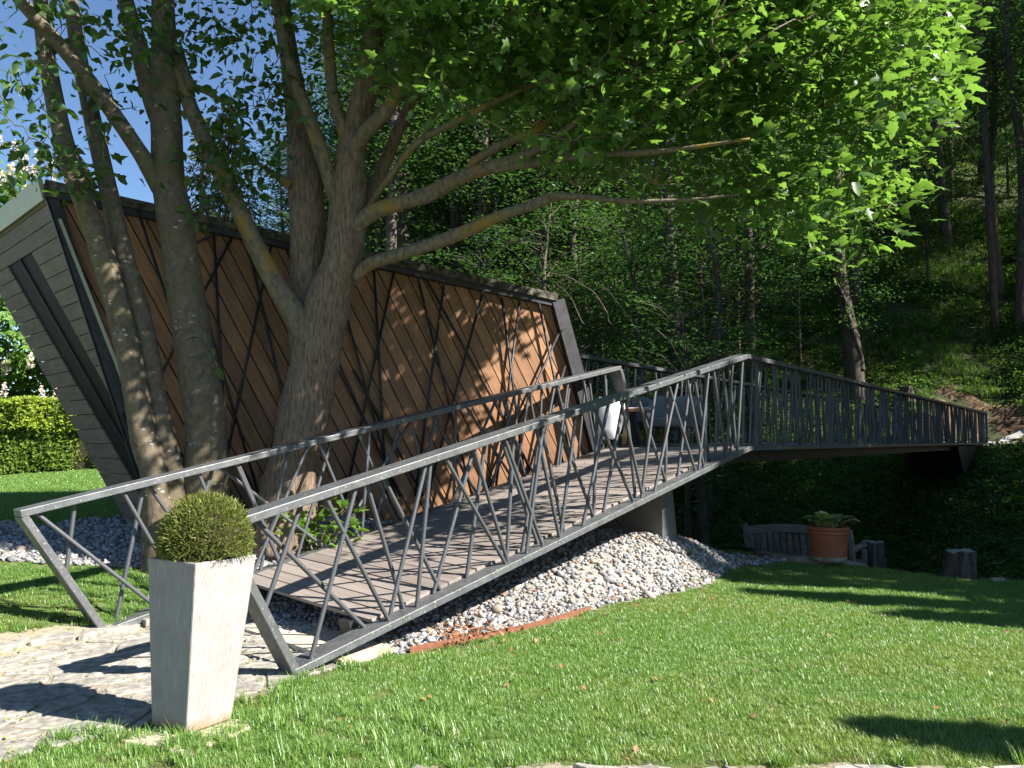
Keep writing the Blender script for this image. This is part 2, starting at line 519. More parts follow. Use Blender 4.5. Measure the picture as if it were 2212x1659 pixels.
M['maplebark'] = bark_mat("maple_bark", [(0.3, (0.055, 0.038, 0.027)), (0.5, (0.20, 0.145, 0.105)), (0.72, (0.34, 0.26, 0.195))], (30, 30, 4.2), 1.6, 1.0)
M['limbbark'] = bark_mat("limb_bark", [(0.3, (0.07, 0.055, 0.04)), (0.5, (0.155, 0.125, 0.09)), (0.72, (0.24, 0.20, 0.14))], (10, 10, 6), 2.2, 0.6, moss=(0.25, 0.16, 0.035))
M['smoothbark'] = bark_mat("smooth_bark", [(0.3, (0.075, 0.058, 0.038)), (0.5, (0.125, 0.10, 0.068)), (0.72, (0.18, 0.15, 0.105))], (6, 6, 5), 2.6, 0.45, spots=(0.36, 0.35, 0.30), spotscale=9, moss=(0.115, 0.105, 0.055))
M['forestbark'] = bark_mat("forest_bark", [(0.3, (0.04, 0.032, 0.025)), (0.5, (0.09, 0.072, 0.058)), (0.72, (0.17, 0.14, 0.115))], (8, 8, 1.2), 2.0, 0.6)

def concrete_planter():
    """pale concrete with fine vertical combing"""
    m, nt, out = new_mat("combed_concrete")
    v = coords(nt, (130, 130, 2.2), "Object", False)
    f = noise(nt, v, 1.6, 4, 0.55)
    v2 = coords(nt, (1, 1, 1), "Object", False)
    c = ramp(nt, f, [(0.25, (0.235, 0.213, 0.205)), (0.5, (0.335, 0.31, 0.298)), (0.75, (0.41, 0.388, 0.376))]).outputs[0]
    bl = ramp(nt, noise(nt, v2, 5, 5, 0.6), [(0.3, (0.8, 0.79, 0.78)), (0.7, (1.05, 1.05, 1.05))]).outputs[0]
    c = mixc(nt, 0.8, c, bl, 'MULTIPLY')
    tc = nt.nodes.new("ShaderNodeTexCoord")
    sx = nt.nodes.new("ShaderNodeSeparateXYZ"); nt.links.new(tc.outputs["Object"], sx.inputs[0])
    ad = N(nt, "Math", operation='MULTIPLY_ADD'); ad.inputs[1].default_value = 0.12
    nt.links.new(noise(nt, v2, 9, 4), ad.inputs[0]); nt.links.new(sx.outputs[2], ad.inputs[2])
    dirt = ramp(nt, ad.outputs[0], [(0.06, (1, 1, 1)), (0.15, (0, 0, 0))]).outputs[0]
    df = N(nt, "Math", operation='MULTIPLY'); df.inputs[1].default_value = 0.7
    nt.links.new(dirt, df.inputs[0])
    c = mixc(nt, df.outputs[0], c, (0.27, 0.16, 0.085))
    b = N(nt, "BsdfPrincipled"); b.inputs["Roughness"].default_value = 0.85; b.inputs["Specular IOR Level"].default_value = 0.25
    nt.links.new(c, b.inputs["Base Color"])
    bp = N(nt, "Bump"); bp.inputs["Strength"].default_value = 0.5; bp.inputs["Distance"].default_value = 0.008
    nt.links.new(f, bp.inputs["Height"]); nt.links.new(bp.outputs[0], b.inputs["Normal"])
    nt.links.new(b.outputs[0], out.inputs[0])
    return m
M['planter'] = concrete_planter()

def wicker_mat():
    m, nt, out = new_mat("grey_wicker")
    v = coords(nt, (1, 1, 1), "Object", False)
    w = N(nt, "TexWave"); w.bands_direction = 'Z'; w.inputs["Scale"].default_value = 22; w.inputs["Distortion"].default_value = 1.5
    nt.links.new(v, w.inputs["Vector"])
    w2 = N(nt, "TexWave"); w2.bands_direction = 'DIAGONAL'; w2.inputs["Scale"].default_value = 26; w2.inputs["Distortion"].default_value = 2
    nt.links.new(v, w2.inputs["Vector"])
    f = mixc(nt, 0.5, w.outputs[0], w2.outputs[0])
    c = ramp(nt, f, [(0.2, (0.10, 0.102, 0.108)), (0.6, (0.30, 0.305, 0.315)), (0.9, (0.44, 0.445, 0.455))]).outputs[0]
    b = N(nt, "BsdfPrincipled"); b.inputs["Roughness"].default_value = 0.7
    nt.links.new(c, b.inputs["Base Color"])
    bp = N(nt, "Bump"); bp.inputs["Strength"].default_value = 0.8; bp.inputs["Distance"].default_value = 0.01
    nt.links.new(f, bp.inputs["Height"]); nt.links.new(bp.outputs[0], b.inputs["Normal"])
    nt.links.new(b.outputs[0], out.inputs[0])
    return m
M['wicker'] = wicker_mat()

# ------------------------------------------------------------------ leaf shapes and scattering
def maple_shape():
    R = [(0.10, -0.04), (0.32, -0.07), (0.27, 0.15), (0.54, 0.36), (0.30, 0.42), (0.24, 0.50), (0.20, 0.76), (0.0, 1.05)]
    L = [(-x, y) for x, y in reversed(R[:-1])]
    P = R + L
    V = [(0, 0.28, 0)] + [(x, y, -0.34 * abs(x) - 0.24 * y * y + 0.10 * y) for x, y in P]
    n = len(P)
    F = [(0, i + 1, (i + 1) % n + 1) for i in range(n)]
    return np.array(V, float), np.array(F)

def oval_shape(w=0.26):
    V = [(0, 0, 0), (w, 0.28, 0.10), (w * 0.92, 0.62, 0.06), (0, 1.05, -0.14), (-w * 0.92, 0.62, 0.06), (-w, 0.28, 0.10), (0, 0.5, 0)]
    F = [(0, 1, 6), (1, 2, 6), (2, 3, 6), (3, 4, 6), (4, 5, 6), (5, 0, 6)]
    return np.array(V, float), np.array(F)

def rhomb_shape(w=0.32):
    V = [(0, 0, 0), (w, 0.45, 0.08), (0, 1, -0.1), (-w, 0.45, 0.08)]
    return np.array(V, float), np.array([(0, 1, 2), (0, 2, 3)])

def blade_shape():
    V = [(-0.5, 0, 0), (0.5, 0, 0), (0.36, 0.12, 0.55), (-0.36, 0.12, 0.55), (0, 0.42, 1.0)]
    return np.array(V, float), np.array([(0, 1, 2), (0, 2, 3), (3, 2, 4)])

MAPLE, OVAL, RHOMB, BLADE = maple_shape(), oval_shape(), rhomb_shape(), blade_shape()

def frames(nrm, tip):
    """rotation matrices with z = nrm, y ~ tip"""
    z = nrm / np.maximum(np.linalg.norm(nrm, axis=1, keepdims=True), 1e-9)
    y = tip - z * np.sum(tip * z, axis=1, keepdims=True)
    y = y / np.maximum(np.linalg.norm(y, axis=1, keepdims=True), 1e-9)
    x = np.cross(y, z)
    return np.stack([x, y, z], axis=2)

def bake(shape, pos, R, sc):
    V, F = shape
    n = len(pos)
    sc = np.broadcast_to(np.asarray(sc, float), (n,))
    W = np.einsum('nij,kj->nki', R, V) * sc[:, None, None] + pos[:, None, :]
    G = F[None] + (np.arange(n) * len(V))[:, None, None]
    return W.reshape(-1, 3), G.reshape(-1, F.shape[1])

def join(parts):
    V, F, o = [], [], 0
    for v, f in parts:
        V.append(v); F.append(f + o); o += len(v)
    return np.concatenate(V), np.concatenate(F)

def leaf_cloud(centers, per, spread, size, outward=None, droop=0.5, flat=1.0, r=rng):
    """positions, frames and sizes of leaves in clusters"""
    n = len(centers) * per
    c = np.repeat(centers, per, axis=0)
    off = r.normal(0, 1, (n, 3)) * np.array([1, 1, 0.7]) * spread
    pos = c + off
    nrm = r.normal(0, 0.55, (n, 3)); nrm[:, 2] += flat
    tip = unit_rows(off) + r.normal(0, 0.5, (n, 3))
    if outward is not None:
        tip += np.repeat(outward, per, axis=0) * 0.7
    tip[:, 2] -= droop
    return pos, frames(nrm, tip), size * r.uniform(0.45, 1.35, n)

def unit_rows(a):
    return a / np.maximum(np.linalg.norm(a, axis=1, keepdims=True), 1e-9)

_scatter_group = None
def scatter_group():
    """geometry nodes: the object's own marked pieces repeated on its own loose points"""
    global _scatter_group
    if _scatter_group: return _scatter_group
    g = bpy.data.node_groups.new("scatter_pieces", 'GeometryNodeTree')
    g.interface.new_socket("Geometry", in_out='INPUT', socket_type='NodeSocketGeometry')
    g.interface.new_socket("Geometry", in_out='OUTPUT', socket_type='NodeSocketGeometry')
    n = g.nodes; L = g.links.new
    gi = n.new('NodeGroupInput'); go = n.new('NodeGroupOutput')
    def attr(name, t):
        a = n.new('GeometryNodeInputNamedAttribute'); a.data_type = t
        a.inputs[0].default_value = name
        return next(o for o in a.outputs if o.enabled and o.name == 'Attribute')
    vid = attr("vid", 'INT')
    cmp = n.new('FunctionNodeCompare'); cmp.data_type = 'INT'; cmp.operation = 'GREATER_EQUAL'
    ins = [i for i in cmp.inputs if i.enabled]
    L(vid, ins[0]); ins[1].default_value = 0
    sep = n.new('GeometryNodeSeparateGeometry'); sep.domain = 'POINT'
    L(gi.outputs[0], sep.inputs[0]); L(cmp.outputs[0], sep.inputs[1])
    spl = n.new('GeometryNodeSplitToInstances'); spl.domain = 'POINT'
    L(sep.outputs[0], spl.inputs[0])
    L(vid, next(i for i in spl.inputs if i.name == 'Group ID'))
    iop = n.new('GeometryNodeInstanceOnPoints')
    L(sep.outputs[1], iop.inputs['Points']); L(spl.outputs[0], iop.inputs['Instance'])
    iop.inputs['Pick Instance'].default_value = True
    L(attr("pick", 'INT'), iop.inputs['Instance Index'])
    er = n.new('FunctionNodeEulerToRotation')
    L(attr("rot", 'FLOAT_VECTOR'), er.inputs[0])
    L(er.outputs[0], iop.inputs['Rotation'])
    L(attr("scl", 'FLOAT_VECTOR'), iop.inputs['Scale'])
    L(iop.outputs[0], go.inputs[0])
    _scatter_group = g
    return g

def scatter(name, pieces, mats, pts, rot, scl, pick, midx=None):
    """pieces: list of (V, F tris). One object of kind stuff."""
    V, F, vid, mi = [], [], [], []
    o = 0
    for k, (v, f) in enumerate(pieces):
        V.append(v); F.append(f + o); o += len(v)
        vid += [k] * len(v)
        mi += [midx[k] if midx else 0] * len(f)
    nv = o
    V.append(np.asarray(pts, float)); vid += [-1] * len(pts)
    me = mesh_np(name, np.concatenate(V), np.concatenate(F), mats, False, mi)
    tot = len(me.vertices)
    a = me.attributes.new("vid", 'INT', 'POINT'); a.data.foreach_set("value", np.array(vid, np.int32))
    b = np.zeros(tot, np.int32); b[nv:] = pick
    a = me.attributes.new("pick", 'INT', 'POINT'); a.data.foreach_set("value", b)
    r3 = np.zeros((tot, 3), np.float32); r3[nv:] = rot
    a = me.attributes.new("rot", 'FLOAT_VECTOR', 'POINT'); a.data.foreach_set("vector", r3.ravel())
    s3 = np.ones((tot, 3), np.float32)
    scl = np.asarray(scl, float)
    s3[nv:] = scl[:, None] if scl.ndim == 1 else scl
    a = me.attributes.new("scl", 'FLOAT_VECTOR', 'POINT'); a.data.foreach_set("vector", s3.ravel())
    ob = link(bpy.data.objects.new(name, me))
    md = ob.modifiers.new("scatter", 'NODES')
    md.node_group = scatter_group()
    return tag(ob, kind='stuff')

def ico():
    t = (1 + 5 ** 0.5) / 2
    V = np.array([(-1, t, 0), (1, t, 0), (-1, -t, 0), (1, -t, 0), (0, -1, t), (0, 1, t), (0, -1, -t), (0, 1, -t), (t, 0, -1), (t, 0, 1), (-t, 0, -1), (-t, 0, 1)], float)
    V /= np.linalg.norm(V[0])
    F = np.array([(0, 11, 5), (0, 5, 1), (0, 1, 7), (0, 7, 10), (0, 10, 11), (1, 5, 9), (5, 11, 4), (11, 10, 2), (10, 7, 6), (7, 1, 8), (3, 9, 4), (3, 4, 2), (3, 2, 6), (3, 6, 8), (3, 8, 9), (4, 9, 5), (2, 4, 11), (6, 2, 10), (8, 6, 7), (9, 8, 1)])
    return V, F

# ------------------------------------------------------------------ layout of the place
AX = np.array([0.7009, 0.7132]); AX /= np.linalg.norm(AX)          # ramp direction in plan
PX = np.array([-AX[1], AX[0]])                                     # to its left
F0 = np.array([-1.465, 5.70, 0.0])
F1 = np.array([2.94, 10.19, 1.478])
F2 = np.array([17.64, 30.62, 1.478])
L0 = np.array([-3.49, 7.03, 0.0])
L1 = np.array([1.43, 11.92, 1.478])
DECK = 1.478
FAR0 = at(556, 351.0, 12.5)
FAR1 = at(934, 415.0, 33.0)
UE = np.array([0.584, 0.812]); VE = np.array([-0.812, 0.584])      # bridge direction, its left

def sstep(a, b, x):
    t = np.clip((x - a) / (b - a), 0, 1)
    return t * t * (3 - 2 * t)

PU = np.array([-200, 0.0, 0.25, 0.6, 2.2, 3.2, 6.0, 9.5, 13.5, 18.5, 23, 24.6, 27.5, 28.6, 34, 49, 70, 100, 160])
PZ = np.array([0.0, 0.0, -0.10, -0.48, -0.62, -1.15, -2.2, -2.3, -1.4, 0.1, 1.30, 1.42, 1.55, 2.5, 6.3, 17, 31, 50, 85])
EV = np.array([-30, 0.0, 0.76, 1.5, 2.45, 3.63, 6, 40]); EU = np.array([11.2, 11.2, 11.1, 10.8, 11.17, 11.66, 11.8, 11.8])

def terrain(x, y):
    x = np.asarray(x, float); y = np.asarray(y, float)
    u = x * UE[0] + y * UE[1]
    v = x * VE[0] + y * VE[1]
    w = u - np.interp(v, EV, EU)
    far = np.clip(v - 4, 0, 12) * 0.55
    w2 = np.where(w > 16, w + far * sstep(16, 26, w), w)
    z = np.interp(w2, PU, PZ)
    hill = np.maximum(z - 1.5, 0)
    z = np.where(z > 1.5, 1.5 + hill * (1 - 0.86 * sstep(30, 75, v)), z)
    garden = 0.75 * (1 - np.exp(-np.maximum(v - 6.6, 0) / 2.6))
    k = sstep(10, 16, v)                     # the garden runs on behind the building, the gully does not
    z = np.where(w > 0, np.where(z < 0.75, z * (1 - k) + k * 0.75, z), z)
    z = z + np.where(w < 3, garden * (1 - k * sstep(0, 3, w)), 0)
    # gravel mound under the ramp
    s = (x - F0[0]) * AX[0] + (y - F0[1]) * AX[1]
    d = (x - F0[0]) * PX[0] + (y - F0[1]) * PX[1]
    mound = 0.48 * sstep(1.2, 4.9, s) * (1 - sstep(5.2, 7.3, s)) * sstep(-0.05, 0.72, d) * (1 - 0.55 * sstep(2.2, 4.5, d))
    bed = 0.42 * np.exp(-((x + 2.5) ** 2 + (y - 9.4) ** 2) / 2.0)
    return z + mound + bed

def tz(x, y):
    return float(terrain(np.array([x]), np.array([y]))[0])

def path_mask(x, y):
    """inside the stone path strip"""
    s = (x - F0[0]) * AX[0] + (y - F0[1]) * AX[1]
    d = (x - F0[0]) * PX[0] + (y - F0[1]) * PX[1]
    wob = 0.07 * np.sin(s * 3.1) + 0.05 * np.sin(s * 7.7 + 1)
    return (s < 0.75) & (d > -0.05 + wob - 0.14 * np.clip(-s, 0, 3)) & (d < 2.36 + wob)

def strip_mask(x, y):
    return (y < 4.17 + 0.03 * np.sin(x * 5) + 0.02 * np.sin(x * 13)) & (x > -0.45)

def gravel_mask(x, y):
    s = (x - F0[0]) * AX[0] + (y - F0[1]) * AX[1]
    d = (x - F0[0]) * PX[0] + (y - F0[1]) * PX[1]
    u = x * UE[0] + y * UE[1]; v = x * VE[0] + y * VE[1]
    w = u - np.interp(v, EV, EU)
    edge = -0.06 + 0.05 * np.sin(s * 2.3) + 0.25 * sstep(4.5, 7.0, s)
    a = (s > 0.55) & (s < 7.45) & (d > edge) & (d < 2.3) & (w < 0.12)
    # bed between ramp and pavilion, running round the pavilion's foot
    e1 = 2.25 + 0.0 * s
    b = (d >= e1) & (s > 0.35 + 0.25 * np.sin(d * 2.1)) & (w < 0.1) & (d < 6.2) & (s < 7.5)
    c = (d >= 2.9) & (s > -0.75 - 0.28 * (d - 2.9)) & (s < 0.6) & (d < 3.9 + 0.35 * np.clip(-s, 0, 5)) & (y < 10.8)
    cc = (x > -12) & (x < -3.0) & (y > 8.15 + 0.05 * (x + 4)) & (y < 9.75 - 0.16 * (x + 4))
    return a | b | (cc & (s < 1.6))

# ------------------------------------------------------------------ setting: terrain sheets
def grid_sheet(name, us, vs, mat, dz=0.0, jit=0.0):
    U, W = np.meshgrid(us, vs, indexing='ij')
    X = U * UE[0] + W * VE[0]; Y = U * UE[1] + W * VE[1]
    Z = terrain(X, Y) + dz
    if jit: Z = Z + rng.normal(0, jit, Z.shape)
    V = np.stack([X, Y, Z], -1).reshape(-1, 3)
    nu, nv = U.shape
    i = np.arange((nu - 1))[:, None] * nv + np.arange(nv - 1)[None]
    F = np.stack([i, i + nv, i + nv + 1, i + 1], -1).reshape(-1, 4)
    o = link(bpy.data.objects.new(name, mesh_np(name, V, F, [mat], True)))
    return tag(o, kind='structure')

vs_f = np.concatenate([np.arange(-40, -3, 1.2), np.arange(-3, 14, 0.16), np.arange(14, 45, 1.2), np.arange(45, 181, 8)])
grid_sheet("lawn", np.concatenate([np.arange(-40, -2, 2.0), np.arange(-2, 11.85, 0.16), [11.85]]), vs_f, M['lawn'])
grid_sheet("hillside", np.concatenate([[11.85], np.arange(12.0, 16, 0.25), np.arange(16, 60, 0.7), np.arange(60, 175, 4.0)]),
           np.concatenate([np.arange(-130, -20, 5.0), np.arange(-20, 45, 0.9), np.arange(45, 240, 6.0)]), M['litter'], 0.0, 0.06)

def patch_sheet(name, mask, x0, x1, y0, y1, step, mat, dz, zf=None):
    xs = np.arange(x0, x1, step); ys = np.arange(y0, y1, step)
    X, Y = np.meshgrid(xs, ys, indexing='ij')
    Z = terrain(X, Y) + dz
    V = np.stack([X, Y, Z], -1).reshape(-1, 3)
    nx, ny = X.shape
    i = np.arange((nx - 1))[:, None] * ny + np.arange(ny - 1)[None]
    F = np.stack([i, i + ny, i + ny + 1, i + 1], -1).reshape(-1, 4)
    cx = V[F].mean(1)
    F = F[mask(cx[:, 0], cx[:, 1])]
    o = link(bpy.data.objects.new(name, mesh_np(name, V, F, [mat], True)))
    return tag(o, kind='structure')

patch_sheet("stone_path", path_mask, -7.2, -0.2, 1.5, 9.0, 0.05, M['pathsand'], 0.006)
patch_sheet("gravel_bed", gravel_mask, -12, 6, 5.5, 13.5, 0.08, M['gravelbed'], 0.010)
patch_sheet("kerb_path", lambda x, y: strip_mask(x, y) & (y > 2.6), -0.6, 5.0, 2.5, 4.3, 0.04, M['pathsand'], 0.007)

# the pale path leaving the far end of the bridge, and the bare bank above it
def ribbon(name, pts, w, mat, dz, kind='structure'):
    P = np.array(pts, float)
    T = np.gradient(P, axis=0)
    Nn = np.stack([-T[:, 1], T[:, 0]], 1); Nn /= np.linalg.norm(Nn, axis=1, keepdims=True)
    V, F = [], []
    w = np.broadcast_to(np.asarray(w, float), (len(P),))
    for i, p in enumerate(P):
        for k in np.linspace(-0.5, 0.5, 5):
            q = p + Nn[i] * w[i] * k
            V.append((q[0], q[1], tz(q[0], q[1]) + dz))
    for i in range(len(P) - 1):
        for k in range(4):
            F.append((i * 5 + k, i * 5 + k + 1, i * 5 + k + 6, i * 5 + k + 5))
    o = link(bpy.data.objects.new(name, mesh_np(name, V, F, [mat], True)))
    return tag(o, kind=kind)

pc = (F2[:2] + FAR1[:2]) / 2
e2 = UE
pts = [pc - e2 * 0.3, pc + e2 * 1.0, pc + e2 * 2.0 - VE * 1.0, pc + e2 * 2.6 - VE * 3, pc + e2 * 2.8 - VE * 6, pc + e2 * 2.9 - VE * 10, pc + e2 * 3 - VE * 15]
pf, _ = smooth_path(np.array([(p[0], p[1], 0) for p in pts]), [1] * len(pts), 5)
ribbon("woodland_path", pf[:, :2], 2.3, M['farpath'], 0.05)

# ------------------------------------------------------------------ the wooden pavilion
def clip_half(poly, n, c):
    """keep the part of a 2-D polygon with n.p <= c"""
    out = []
    for i in range(len(poly)):
        a, b = poly[i], poly[(i + 1) % len(poly)]
        da, db = n[0] * a[0] + n[1] * a[1] - c, n[0] * b[0] + n[1] * b[1] - c
        if da <= 0: out.append(a)
        if da * db < 0:
            t = da / (da - db)
            out.append((a[0] + (b[0] - a[0]) * t, a[1] + (b[1] - a[1]) * t))
    return out

def clip_poly(poly, win):
    """clip by a convex counter-clockwise window"""
    for i in range(len(win)):
        a, b = win[i], win[(i + 1) % len(win)]
        n = (b[1] - a[1], -(b[0] - a[0]))
        poly = clip_half(poly, n, n[0] * a[0] + n[1] * a[1])
        if len(poly) < 3: return []
    return poly

def ccw(poly):
    s = sum(poly[i][0] * poly[(i + 1) % len(poly)][1] - poly[(i + 1) % len(poly)][0] * poly[i][1] for i in range(len(poly)))
    return poly if s > 0 else poly[::-1]

def board_obj(name, poly, O, ex, ey, ez, thick, mat, parent, lx=None):
    """a board: polygon in (ex,ey) plane at O, its local x axis along lx (2-D dir)"""
    lx = np.array(lx if lx is not None else (1, 0), float); lx /= np.linalg.norm(lx)
    ly = np.array([-lx[1], lx[0]])
    P = np.array(poly)
    c = P.mean(0)
    Q = [((p - c) @ lx, (p - c) @ ly, 0) for p in P]
    mb = MB().prism(Q, (0, 0, thick))
    o = mb.build(name, mat, parent)
    X = ex * lx[0] + ey * lx[1]; Y = ex * ly[0] + ey * ly[1]
    m = Matrix(((X[0], Y[0], ez[0], 0), (X[1], Y[1], ez[1], 0), (X[2], Y[2], ez[2], 0), (0, 0, 0, 1)))
    m.translation = Vector(O + ex * c[0] + ey * c[1])
    o.matrix_local = m
    return o

pav = empty("pavilion")
tag(pav, "slanted pavilion clad in diagonal brown boards with a grey boarded end wall behind the trees", "pavilion")

EW = np.array([0.917, 0.399, 0.0]); EW /= np.linalg.norm(EW)
NW = np.array([EW[1], -EW[0], 0.0])
W0 = np.array([-1.45, 10.6, 0.0])
UZ = np.array([0, 0, 1.0])
def wpt(px, py, off=0.0):
    return on_plane(px, py, W0 + NW * off, NW)
def wsz(P):
    return np.array([np.dot(P - W0, EW), P[2]])
A = wpt(46, 190); B = wpt(160, 537); D = wpt(553, 301); C = wpt(597, 463)
a2, b2, c2, d2 = wsz(A), wsz(B), wsz(C), wsz(D)
b2 = b2 + (b2 - a2) / (a2[1] - b2[1]) * (b2[1] - 0.15)
c2 = c2 + (c2 - d2) / (d2[1] - c2[1]) * (c2[1] - 0.55)
def w3(p, off=0.0):
    return W0 + EW * p[0] + UZ * p[1] + NW * off
A, B, C, D = w3(a2), w3(b2), w3(c2), w3(d2)
window = ccw([tuple(a2), tuple(b2), tuple(c2), tuple(d2)])
dirb = np.array([0.53, -1.0]); dirb /= np.linalg.norm(dirb)
nb = np.array([-dirb[1], dirb[0]])
pr = [np.dot(p, nb) for p in (a2, b2, c2, d2)]
q = min(pr)
BW = 0.172
while q < max(pr):
    strip = [np.array(nb) * (q + 0.0075) - dirb * 9, np.array(nb) * (q + BW - 0.0075) - dirb * 9, np.array(nb) * (q + BW - 0.0075) + dirb * 9, np.array(nb) * (q + 0.0075) + dirb * 9]
    poly = clip_poly([tuple(p) for p in ccw([tuple(s) for s in strip])], window)
    if len(poly) >= 3:
        board_obj("cladding_board", poly, W0 - NW * random.uniform(0.0, 0.004), EW, UZ, NW, 0.02, M['ply'], pav, dirb)
    q += BW

GD = np.array([-0.69, 0.72, 0.0]); GD /= np.linalg.norm(GD)
NE = np.cross(unit(A - B), GD); NE = NE if np.dot(NE, -A) > 0 else -NE
NE = unit(NE)
HE = unit((A - B) - GD * np.dot(A - B, GD))
def eg(px, py, off=0.0):
    P = on_plane(px, py, B + NE * off, NE)
    return np.array([np.dot(P - B, GD), np.dot(P - B, HE)])
def e3(p, off=0.0):
    return B + GD * p[0] + HE * p[1] + NE * off
ha = np.array([np.dot(A - B, GD), np.dot(A - B, HE)])
l0, l1 = eg(0, 292), eg(136, 536)
def line_at(p, q_, h):
    t = (h - p[1]) / (q_[1] - p[1])
    return np.array([p[0] + (q_[0] - p[0]) * t, h])
outer = [(0.0, 0.0), tuple(ha), tuple(line_at(l0, l1, ha[1])), tuple(line_at(l0, l1, 0.0))]
sl = (eg(7.7, 264), eg(106.5, 433.8)); sr = (eg(31.6, 250.3), eg(133.5, 433.8))
htop = 0.5 * (eg(7.9, 264)[1] + eg(30, 249)[1])
HB = 0.186
k = 0
while k * HB < ha[1]:
    y0, y1 = k * HB + 0.005, min((k + 1) * HB - 0.005, ha[1])
    k += 1
    st = [(-2, y0), (9, y0), (9, y1), (-2, y1)]
    full = clip_poly(st, ccw(outer))
    if len(full) < 3: continue
    pieces = []
    if 0.5 * (y0 + y1) > htop:
        pieces.append(full)
    else:
        for ln, sgn in ((sl, 1), (sr, -1)):
            p0, p1 = line_at(ln[0], ln[1], y0), line_at(ln[0], ln[1], y1)
            n = np.array([-(p1 - p0)[1], (p1 - p0)[0]]) * sgn       # keep outside the slot
            pieces.append(clip_half(full, n, float(n @ p0)))
    for pl in pieces:
        if len(pl) >= 3:
            board_obj("end_wall_board", pl, B - NE * random.uniform(0.001, 0.004), GD, HE, NE, 0.02, M['greyboard'], pav)
A2, B2 = e3(line_at(l0, l1, ha[1])), e3(line_at(l0, l1, 0.0))
D2, C2 = D + GD * 2.4, C + GD * 1.4

def hexa(pts, name, mat, parent, inset):
    c = np.mean(pts, axis=0)
    P = [p + unit(c - p) * inset for p in pts]
    return MB().add(P, [(0, 1, 2, 3), (7, 6, 5, 4), (0, 4, 5, 1), (1, 5, 6, 2), (2, 6, 7, 3), (3, 7, 4, 0)]).build(name, mat, parent)
sh = hexa([B, C, C2, B2, A, D, D2, A2], "wall_core", M['dark'], pav, 0.10)
# window slot: dark frame bar running down the middle of the recess
mid0 = (line_at(*sl, htop) + line_at(*sr, htop)) / 2; mid1 = (line_at(*sl, 0.0) + line_at(*sr, 0.0)) / 2
slot = MB()
slot.beam(e3(mid0 - (0.02, 0), 0.006), e3(mid1 - (0.02, 0), 0.006), GD, 0.02, 0.02)
sw = slot.build("window_slot", M['dark'], pav)
gl, gr_ = line_at(*sl, htop), line_at(*sr, htop); hl, hr = line_at(*sl, 0.0), line_at(*sr, 0.0)
m_glass = solid("dark_window", [(0.3, (0.010, 0.009, 0.008)), (0.7, (0.016, 0.014, 0.012))], 3, rough=0.6, spec=0.1)
MB().prism([e3(p, -0.004) for p in (gl + (0.01, 0), hl + (0.01, 0), hr - (0.01, 0), gr_ - (0.01, 0))], NE * -0.01).build("pane", m_glass, sw)

# roof edges
r_ = MB()
r_.beam(A + UZ * 0.03 - NW * 0.02, D + UZ * 0.03 - NW * 0.02, NW, 0.34, 0.10)
r_.build("roof_edge", M['coping'], pav)
r_ = MB()
r_.prism([A + UZ * 0.06, D + UZ * 0.06, D2 + UZ * 0.06, A2 + UZ * 0.06], UZ * 0.03)
r_.build("roof", M['coping'], pav)
r_ = MB()
r_.beam(A - UZ * 0.06 + NW * 0.07, D - UZ * 0.06 + NW * 0.07, NW, 0.09, 0.07)
r_.beam(D + EW * 0.02 + NW * 0.06, C + EW * 0.02 + NW * 0.06, EW, 0.19, 0.14)
r_.beam(A + EW * 0.05 + NW * 0.055, B + EW * 0.05 + NW * 0.055, EW, 0.10, 0.05)
r_.build("frame", M['darksteel'], pav)
r_ = MB()
r_.beam(e3(ha, 0.04) + UZ * 0.02, e3(line_at(l0, l1, ha[1]), 0.04) + UZ * 0.02, HE, 0.24, 0.05)
r_.build("fascia", M['flashing'], pav)
r_ = MB()
r_.beam(A + EW * 0.16 + NW * 0.16 - UZ * 0.35, A + (B - A) * 0.55 + EW * 0.16 + NW * 0.16, EW, 0.035, 0.02)
r_.build("edge_strip", M['flashing'], pav)
# corner fin beside the end wall
r_ = MB()
r_.beam(A + NE * 0.03 + EW * 0.02, B + NE * 0.03 + EW * 0.02, NE, 0.05, 0.03)
r_.build("corner_trim", M['darksteel'], pav)

# steel rods in front of the brown boards
def z1(x, y): return (355.5 + x * 0.2, 254 + y * 0.2)
def z2(x, y): return (101.6 + x * 0.2, 190.5 + y * 0.2)
rods = [(z1(192, 88), z1(28, 850)), (z1(92, 68), z1(140, 930)), (z1(445, 128), z1(335, 940)), (z1(308, 108), z1(478, 790)),
        (z1(352, 122), z1(765, 870)), (z1(638, 185), z1(430, 950)), (z1(730, 206), z1(800, 760)), (z1(822, 228), z1(740, 870)),
        (z1(915, 238), z1(1010, 700)), (z1(1016, 398), z1(820, 830)), (z1(-10, 580), z1(200, 960)), (z1(1048, 560), z1(990, 760)),
        (z2(655, 230), z2(250, 1010)), (z2(850, 262), z2(704, 960)), (z2(738, 296), z2(895, 990)), (z2(380, 150), z2(620, 960)), (z2(560, 200), z2(600, 900)), (z2(180, 95), z2(470, 980)), (z2(1120, 300), z2(900, 1100)),
        (z2(620, 204), z2(465, 262)), (z2(915, 280), z2(1230, 960)),
        (z1(-60, 40), z1(-190, 700)), (z1(-120, 30), z1(60, 700))]
